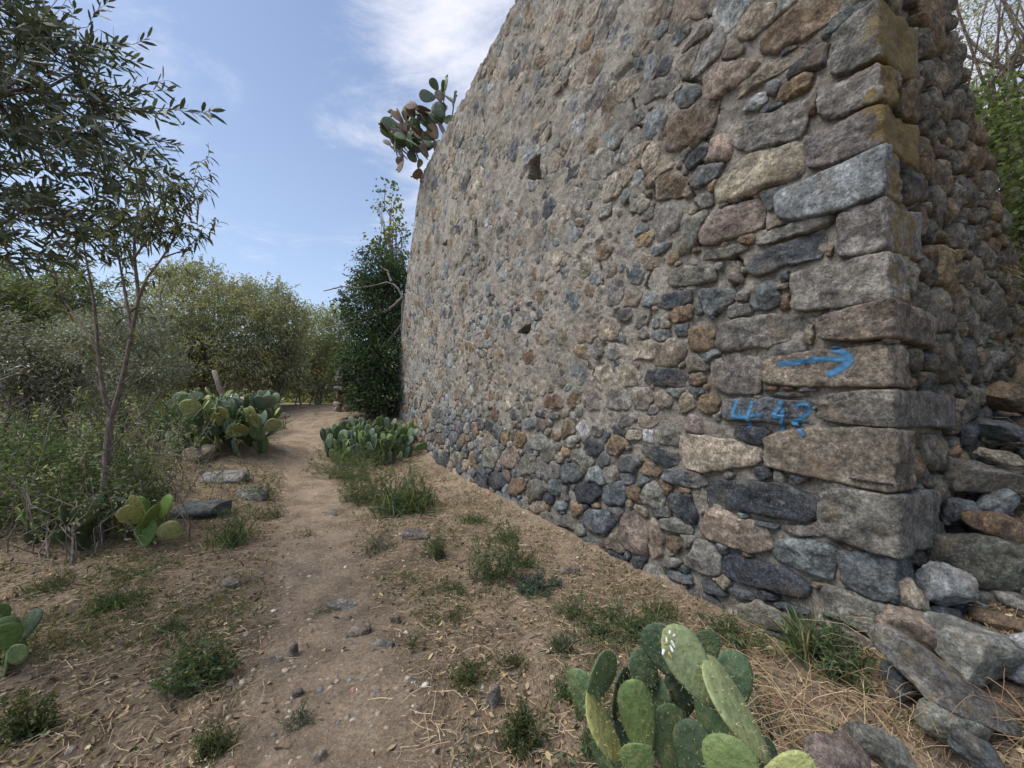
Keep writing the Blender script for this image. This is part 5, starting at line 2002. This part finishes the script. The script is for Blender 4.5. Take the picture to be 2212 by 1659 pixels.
def weed(x_, y_, wpx, hpx, lb, cols=WG, seed=0, dens=1.0, lw=.28):
    p = G(x_, y_)
    k1 = p[1] / F
    w_, h_ = wpx * k1, hpx * k1
    rs = np.random.default_rng(1200 + seed)
    m_ = MB()
    style = ('feather', 'sprawl', 'blade', 'feather', 'mixed')[seed % 5]
    ns = int(max(8, 22 * dens))
    ox, oy = rs.normal(0, .16, 2) * w_
    for q in range(ns):
        a_ = rs.uniform(0, 2 * math.pi)
        r_ = rs.uniform(0, 1) ** .55 * (1.25 if style == 'sprawl' else 1.0)
        hh = h_ * (1.0 - .55 * min(r_, 1) ** 1.3) * rs.uniform(.5, 1.25) * (.7 if style == 'sprawl' else 1)
        tip = p + np.array([math.cos(a_) * r_ * w_ * .55 + ox, math.sin(a_) * r_ * w_ * .5 + oy, hh])
        b_ = p + np.array([rs.normal(0, .22 * w_), rs.normal(0, .16 * w_), -.01])
        tw = wob(b_, tip, 6, .16 * h_, seed * 40 + q)
        dry = rs.random() < .16
        tube(m_, tw, np.linspace(.0020, .0008, 6), 3, (.30, .24, .14) if dry else (.12, .145, .07))
        if style == 'blade' or (style == 'mixed' and q % 2):
            nb_ = 7
            Dv = nrm(tip - b_) + rs.normal(0, .35, (nb_, 3))
            leaves(m_, np.repeat(b_[None], nb_, 0) + rs.normal(0, .12 * w_, (nb_, 3)) * np.array([1, 1, 0]), Dv, h_ * rs.uniform(.4, 1.0, nb_), .0035 + .02 * h_,
                   np.clip(mixcol(list(cols) + [(.28, .24, .12)], [2] * len(cols) + [1.0], nb_, .2, rs), .01, .45), .35, True, rs)
            continue
        nl = 6 if dry else int(34 * dens)
        u_ = rs.uniform(.05, 1, nl)
        B = np.stack([np.interp(u_, np.linspace(0, 1, 6), tw[:, i_]) for i_ in range(3)], -1) + rs.normal(0, .008, (nl, 3))
        Dv = rs.standard_normal((nl, 3)) * .8 + nrm(tip - b_) * .5
        L_ = min(.028, max(.010, .11 * h_)) * rs.uniform(.5, 1.5, nl)
        cc_ = mixcol(list(cols) + [(.26, .23, .11)], [2] * len(cols) + [.5], nl, .22, rs)
        leaves(m_, B, Dv, L_, L_ * lw, np.clip(cc_, .01, .45), .2, False, rs)
    o = m_.obj('weed', M_LEAF, smooth=False, offset=p)
    tag(o, lb, 'weed', 'green weeds growing on the dry ground')


YG = [(.085, .11, .04), (.12, .13, .05), (.055, .08, .032)]
for i_, a in enumerate([
    (1068, 1252, 110, 165, 'tall feathery green weed before the tower, tallest near its base', WG, 2.2),
    (1146, 1278, 88, 66, 'rounded bluish green weed beside the tall feathery one', WB, 1.8),
    (1128, 1222, 62, 52, 'small green weed between the tall feathery one and the tower', WG, 1.2),
    (952, 1205, 44, 82, 'slim upright weed left of the tall feathery one', WG, 1.2),
    (866, 1105, 150, 120, 'dense green herb clump below the path-side prickly pear, right part', WG, 3.6),
    (785, 1085, 140, 140, 'green herb clump below the path-side prickly pear, middle part', WG, 3.6),
    (735, 1030, 110, 130, 'green herbs on the path\'s right rim beside the prickly pear', WG, 3.2),
    (1022, 1132, 56, 40, 'low green weed close to the tower\'s foot', WG, 1.3),
    (925, 1085, 60, 70, 'green weed at the right end of the path-side herbs', WG, 1.4),
    (500, 1175, 96, 92, 'bushy green weed left of the path below the dark flat rock', WG, 1.9),
    (562, 1075, 84, 96, 'green weed on the path\'s left rim beside the light grey flat rock', WG, 1.5),
    (590, 1120, 50, 50, 'small green weed touching the path below the light grey flat rock', WG, 1.0),
    (252, 1312, 116, 70, 'spreading green weed in the straw on the left', WG, 1.7),
    (452, 1468, 150, 105, 'large leafy dark weed in the left foreground', WG, 2.3),
    (462, 1632, 90, 76, 'round green weed near the bottom edge', YG, 1.8),
    (650, 1568, 80, 46, 'low grey-green weed in the path near the bottom edge', WB, 1.1),
    (1322, 1356, 180, 70, 'wide grassy green patch before the tower, left of the big prickly pear', WG, 2.4),
    (1214, 1412, 46, 66, 'thin thistle-like weed between straw and the wide grassy patch', WB, .9),
    (1012, 1478, 96, 66, 'small yellowish weed in the straw in the middle foreground', YG, 1.4),
    (1226, 1512, 64, 70, 'green weed left of the big prickly pear', WG, 1.2),
    (1118, 1610, 84, 96, 'broad-leaved weed near the bottom edge left of the big prickly pear', YG, 1.5),
    (1590, 1375, 110, 84, 'green weed at the tower\'s foot right behind the big prickly pear', WG, 1.7),
    (1745, 1420, 90, 150, 'feathery fennel-like weed growing against the lowest stones', WG, 1.9),
    (1830, 1480, 100, 120, 'feathery weed at the foot of the tower\'s corner', WG, 1.6),
    (1640, 1580, 90, 60, 'bluish low weed in the shade right of the big prickly pear', WB, 1.3),
    (80, 1590, 80, 110, 'leafy weed at the bottom left corner', YG, 1.4),
    (300, 1240, 130, 46, 'low green weed in front of the dark leafy bush', WG, 1.4),
    (120, 1270, 150, 60, 'yellow-dotted weed carpet before the dark leafy bush', YG, 1.6),
    (670, 1160, 60, 26, 'small weed on the path left of the yellow leaf', YG, .8),
    (690, 1330, 60, 26, 'tiny weed in the middle of the path', YG, .8),
    (1290, 1620, 120, 90, 'grassy tuft at the left foot of the big prickly pear', WG, 1.6),
    (980, 1330, 60, 40, 'yellowish sprig right of the path in front of the bluish weed', YG, .9),
    (385, 1360, 50, 46, 'small leafy sprig between the spreading weed and the path', WG, .8),
    (820, 1180, 80, 36, 'low grey-green weeds right of the path before the herb clumps', WB, 1.0),
    (600, 930, 60, 70, 'dry grey-green tuft beside the path above the flat rocks', YG, 1.0),
    (1245, 1335, 70, 50, 'low green weed above the thistle-like one, below the reddish flat earth', WG, 1.2),
    (985, 1275, 80, 46, 'leafy low weed just left of the tall feathery one\'s foot', WG, 1.2),
    (1425, 1330, 90, 60, 'soft green weed touching the tower\'s foot right of the wide grassy patch', WG, 1.3),
    (900, 1400, 70, 40, 'sparse yellow-green weed beside the thin flat grey chip', YG, .9),
    (1095, 1165, 70, 50, 'green weed hugging the tower\'s foot above the small weed', WG, 1.2),
    (1110, 1440, 70, 50, 'pale weed in the straw above the reddish rounded stone', YG, 1.0),
    (905, 985, 44, 60, 'dry purplish tuft between the path-side prickly pear and the tower', [(.13, .095, .085), (.17, .13, .11)], 1.0),
]):
    weed(*a[:5], cols=a[5], seed=i_, dens=a[6])

# ------------------------------------------------------------------ litter: straw, dead leaves, pebbles, grass (nobody could count it)
rs_ = np.random.default_rng(200)


def scatter(n, ymin=0.75, ymax=9.0, pw_=1.5):
    Y_ = ymin + (ymax - ymin) * rs_.uniform(0, 1, n) ** pw_
    X_ = rs_.uniform(-1.42, 1.42, n) * (Y_ + .3)
    s_ = (X_ - C[0]) * D2[0] + (Y_ - C[1]) * D2[1]
    t_ = (X_ - C[0]) * D1[0] + (Y_ - C[1]) * D1[1]
    ok = ~((s_ > -.05) & (t_ > -.1))
    return X_[ok], Y_[ok]


def straws(X_, Y_, Lmin, Lmax, wid, lift_, cols, wts):
    n = len(X_)
    a_ = rs_.uniform(0, 2 * math.pi, n)
    L_ = rs_.uniform(Lmin, Lmax, n) * rs_.uniform(.5, 1, n)
    cv = rs_.normal(0, .35, n)
    d = np.stack([np.cos(a_), np.sin(a_)], -1)
    pr = np.stack([-d[:, 1], d[:, 0]], -1)
    V = []
    el = np.abs(rs_.normal(0, lift_, n))
    for k_, u_ in enumerate((-.5, 0, .5)):
        q = np.stack([X_, Y_], -1) + d * (L_ * u_)[:, None] + pr * (cv * L_ * (u_ * u_) * 1.2)[:, None]
        z_ = gz(q[:, 0], q[:, 1]) + .006 + rs_.uniform(0, .012, n) + el * L_ * (u_ + .5)
        w_ = wid * (1 - .5 * abs(u_)) * rs_.uniform(.7, 1.3, n)
        V.append(np.c_[q - pr * w_[:, None], z_])
        V.append(np.c_[q + pr * w_[:, None], z_ + .0015])
    V = np.stack(V, 1)
    I = np.arange(n)[:, None] * 6
    mbq = MB()
    cc_ = mixcol(cols, wts, n, .2, rs_)
    mbq.add(V.reshape(-1, 3), [np.concatenate([I + np.array([0, 1, 3, 2]), I + np.array([2, 3, 5, 4])])], np.repeat(np.clip(cc_, .02, .7), 6, 0))
    return mbq


X_, Y_ = scatter(85000)
dn = fbm(p3(X_ / .7, Y_ / .7, 4.4), 3)
pd = path_dist(X_, Y_)
ok = (rs_.random(len(X_)) < np.clip(.65 + 1.1 * dn, .05, 1) * sstep(.35, 1.15, pd))
st_ = straws(X_[ok], Y_[ok], .03, .19, .0012, .09, [(.44, .33, .20), (.33, .24, .15), (.22, .16, .11), (.52, .42, .27)], [4, 4, 3, 1.4])
tag(st_.obj('straw', M_STRAW, smooth=False), 'dry straw and stalks littering the ground', kind='stuff')
X_, Y_ = scatter(22000)
pd = path_dist(X_, Y_)
ok = rs_.random(len(X_)) < .10 + .9 * sstep(.5, 1.3, pd)
X_, Y_ = X_[ok], Y_[ok]
dl = MB()
n = len(X_)
B = np.stack([X_, Y_, gz(X_, Y_) + .008], -1)
Dv = np.stack([rs_.standard_normal(n), rs_.standard_normal(n), np.abs(rs_.normal(0, .2, n))], -1)
leaves(dl, B, Dv, rs_.uniform(.02, .06, n), rs_.uniform(.01, .026, n), np.clip(mixcol([(.24, .17, .105), (.34, .25, .145), (.15, .11, .075), (.44, .36, .20)], [4, 4, 3, 1.5], n, .2, rs_), .02, .6), -.15, True, rs_)
tag(dl.obj('dead_leaves', M_STRAW, smooth=False), 'curled brown dead leaves lying on the ground', kind='stuff')
X_, Y_ = scatter(17000, .75, 11, 1.4)
pd = path_dist(X_, Y_)
ok = rs_.random(len(X_)) < 1.0 - .72 * sstep(.6, 1.4, pd)
X_, Y_ = X_[ok], Y_[ok]
pb = MB()
z_ = gz(X_, Y_)
sz = np.exp(rs_.normal(-4.55, .55, len(X_)))
base_rocks = [rock((1.3, 1.0, .7), 2, 40 + q, .6, .15, 3) for q in range(8)]
pcols = mixcol([(.38, .31, .23), (.30, .24, .18), (.50, .45, .38), (.22, .21, .20), (.32, .20, .15)], [4, 4, 1.6, 2, 1], len(X_), .15, rs_)
for q in range(len(X_)):
    V, Fq = base_rocks[q % 8]
    c_, s_ = math.cos(q * 2.4), math.sin(q * 2.4)
    s1 = min(sz[q], .030)
    W_ = V * s1
    W_ = np.c_[W_[:, 0] * c_ - W_[:, 1] * s_, W_[:, 0] * s_ + W_[:, 1] * c_, W_[:, 2]] + np.array([X_[q], Y_[q], z_[q] + s1 * .12])
    pb.add(W_, Fq, np.clip(pcols[q], .03, .65), (0, 0, 0))
tag(pb.obj('pebbles', M_CHIP), 'scattered pebbles and stone chips on the ground', kind='stuff')
# thin short green growth
X_, Y_ = scatter(60000, .8, 10, 1.3)
pd = path_dist(X_, Y_)
dn = fbm(p3(X_ / .55, Y_ / .55, 8.8), 3)
ok = rs_.random(len(X_)) < np.clip(.22 + 2.0 * dn, .05, .9) * sstep(.55, 1.3, pd)
X_, Y_ = X_[ok], Y_[ok]
n = len(X_)
gr = MB()
rep = 5
B = np.repeat(np.stack([X_, Y_, gz(X_, Y_)], -1), rep, 0) + rs_.normal(0, .02, (n * rep, 3)) * np.array([1, 1, 0])
Dv = np.stack([rs_.normal(0, .7, n * rep), rs_.normal(0, .7, n * rep), np.ones(n * rep)], -1)
leaves(gr, B, Dv, rs_.uniform(.02, .07, n * rep), rs_.uniform(.004, .010, n * rep), np.clip(mixcol([(.11, .145, .065), (.15, .165, .075), (.25, .21, .115)], [3, 3, 3], n * rep, .2, rs_), .01, .5), .3, False, rs_)
tag(gr.obj('grass', M_LEAF, smooth=False), 'short sparse green growth on the dry ground', kind='stuff')
# low tufts too many to count
lw_ = MB()
X_, Y_ = scatter(1500, .9, 9.5, 1.25)
pd = path_dist(X_, Y_)
dn = fbm(p3(X_ / .8, Y_ / .8, 15.0), 3)
ok = rs_.random(len(X_)) < np.clip(.35 + 1.6 * dn, .05, 1) * sstep(.7, 1.3, pd)
for x_, y_ in zip(X_[ok][:520], Y_[ok][:520]):
    b_ = np.array([x_, y_, float(gz(np.array([x_]), np.array([y_]))[0])])
    n = rs_.integers(14, 46)
    sz_ = rs_.uniform(.02, .07)
    B = b_ + rs_.normal(0, 1, (n, 3)) * np.array([sz_, sz_, 0]) + np.array([0, 0, 1]) * rs_.uniform(0, sz_ * .9, (n, 1))
    kind_ = [WG, WB, YG, [(.28, .23, .12), (.20, .18, .09)]][rs_.choice(4, p=[.4, .15, .25, .2])]
    leaves(lw_, B, rs_.normal(0, .7, (n, 3)) + np.array([0, 0, .7]), sz_ * rs_.uniform(.4, 1.1, n), sz_ * rs_.uniform(.08, .25), np.clip(mixcol(kind_, [1] * len(kind_), n, .2, rs_), .01, .5), .3, True, rs_)
tag(lw_.obj('ground_cover', M_LEAF, smooth=False), 'low mixed weeds scattered thinly over the ground', kind='stuff')
# tangle of thin stems and leaves on the left bank
ug, ut = MB(), MB()
for q in range(950):
    X1 = rs_.uniform(-8.2, -3.5)
    Y1 = rs_.uniform(3.6, 8.2)
    if X1 / Y1 > -.86 + .05 * rs_.normal():
        continue
    b_ = np.array([X1, Y1, float(gz(np.array([X1]), np.array([Y1]))[0]) - .03])
    h_ = rs_.uniform(.35, 1.5)
    tip = b_ + np.array([rs_.normal(0, .3), rs_.normal(0, .3), h_])
    tw = wob(b_, tip, 7, .25, q + 5000)
    tube(ut, tw, np.linspace(.007, .002, 7), 4, np.clip(mixcol([(.26, .22, .19), (.20, .16, .13), (.32, .27, .2)], [3, 2, 1], 1, .15, rs_)[0], .02, .6))
    n = int(rs_.choice([0, 18, 40, 70]))
    if n:
        u_ = rs_.uniform(.25, 1, n)
        B = np.stack([np.interp(u_, np.linspace(0, 1, 7), tw[:, i_]) for i_ in range(3)], -1) + rs_.normal(0, .03, (n, 3))
        cset = [GRY, MIX, WG][rs_.integers(0, 3)]
        leaves(ug, B, rs_.normal(0, .8, (n, 3)) + np.array([0, 0, .4]), rs_.uniform(.03, .08, n), rs_.uniform(.010, .022, n), np.clip(mixcol(cset, [1] * len(cset), n, .2, rs_), .01, .5), .3, True, rs_)
tag(ug.obj('undergrowth', M_LEAF, smooth=False), 'tangled leafy undergrowth on the left bank', kind='stuff')
tag(ut.obj('bramble_stems', M_BARK), 'thin bare stems tangled in the undergrowth of the left bank', kind='stuff')
# long dry stems around the near prickly pear and the heap
m_ = MB()
for q in range(520):
    x_, y_ = (rs_.uniform(1480, 2180), rs_.uniform(1480, 1700)) if q < 240 or q > 330 else (rs_.uniform(1300, 1760), rs_.uniform(1290, 1420))
    if 300 < q <= 330 or q > 440:
        x_, y_ = rs_.uniform(2060, 2200), rs_.uniform(700, 1000)
    if 300 < q <= 330 or q > 440:
        s_, w_ = rs_.uniform(.7, 2.0), rs_.uniform(.1, .7)
        p = C + D2 * s_ + N2 * w_
        p[2] = float(gz(p[:1], p[1:2])[0])
    else:
        p = G(x_, y_)
    a_ = rs_.uniform(0, 2 * math.pi)
    L_ = rs_.uniform(.12, .5) if q < 240 or q > 330 else rs_.uniform(.1, .3)
    el = rs_.uniform(.15, 1.0)
    d = np.array([math.cos(a_), math.sin(a_), 0])
    t_ = np.linspace(0, 1, 6)[:, None]
    P = p + d * t_ * L_ + UZ * (el * t_ - el * .75 * t_ ** 2) * L_ * 1.5
    P = P + rs_.normal(0, .006, P.shape)
    tube(m_, P, np.linspace(.0022, .0011, 6), 3, np.clip(mixcol([(.40, .29, .17), (.30, .19, .12), (.50, .42, .28)], [3, 2, 1], 1, .15, rs_)[0], .02, .7))
tag(m_.obj('dry_grass', M_STRAW), 'long bent dry stems round the big prickly pear and the rubble', kind='stuff')
print('parts', npart, 'fill', len(FILL), len(FILS))
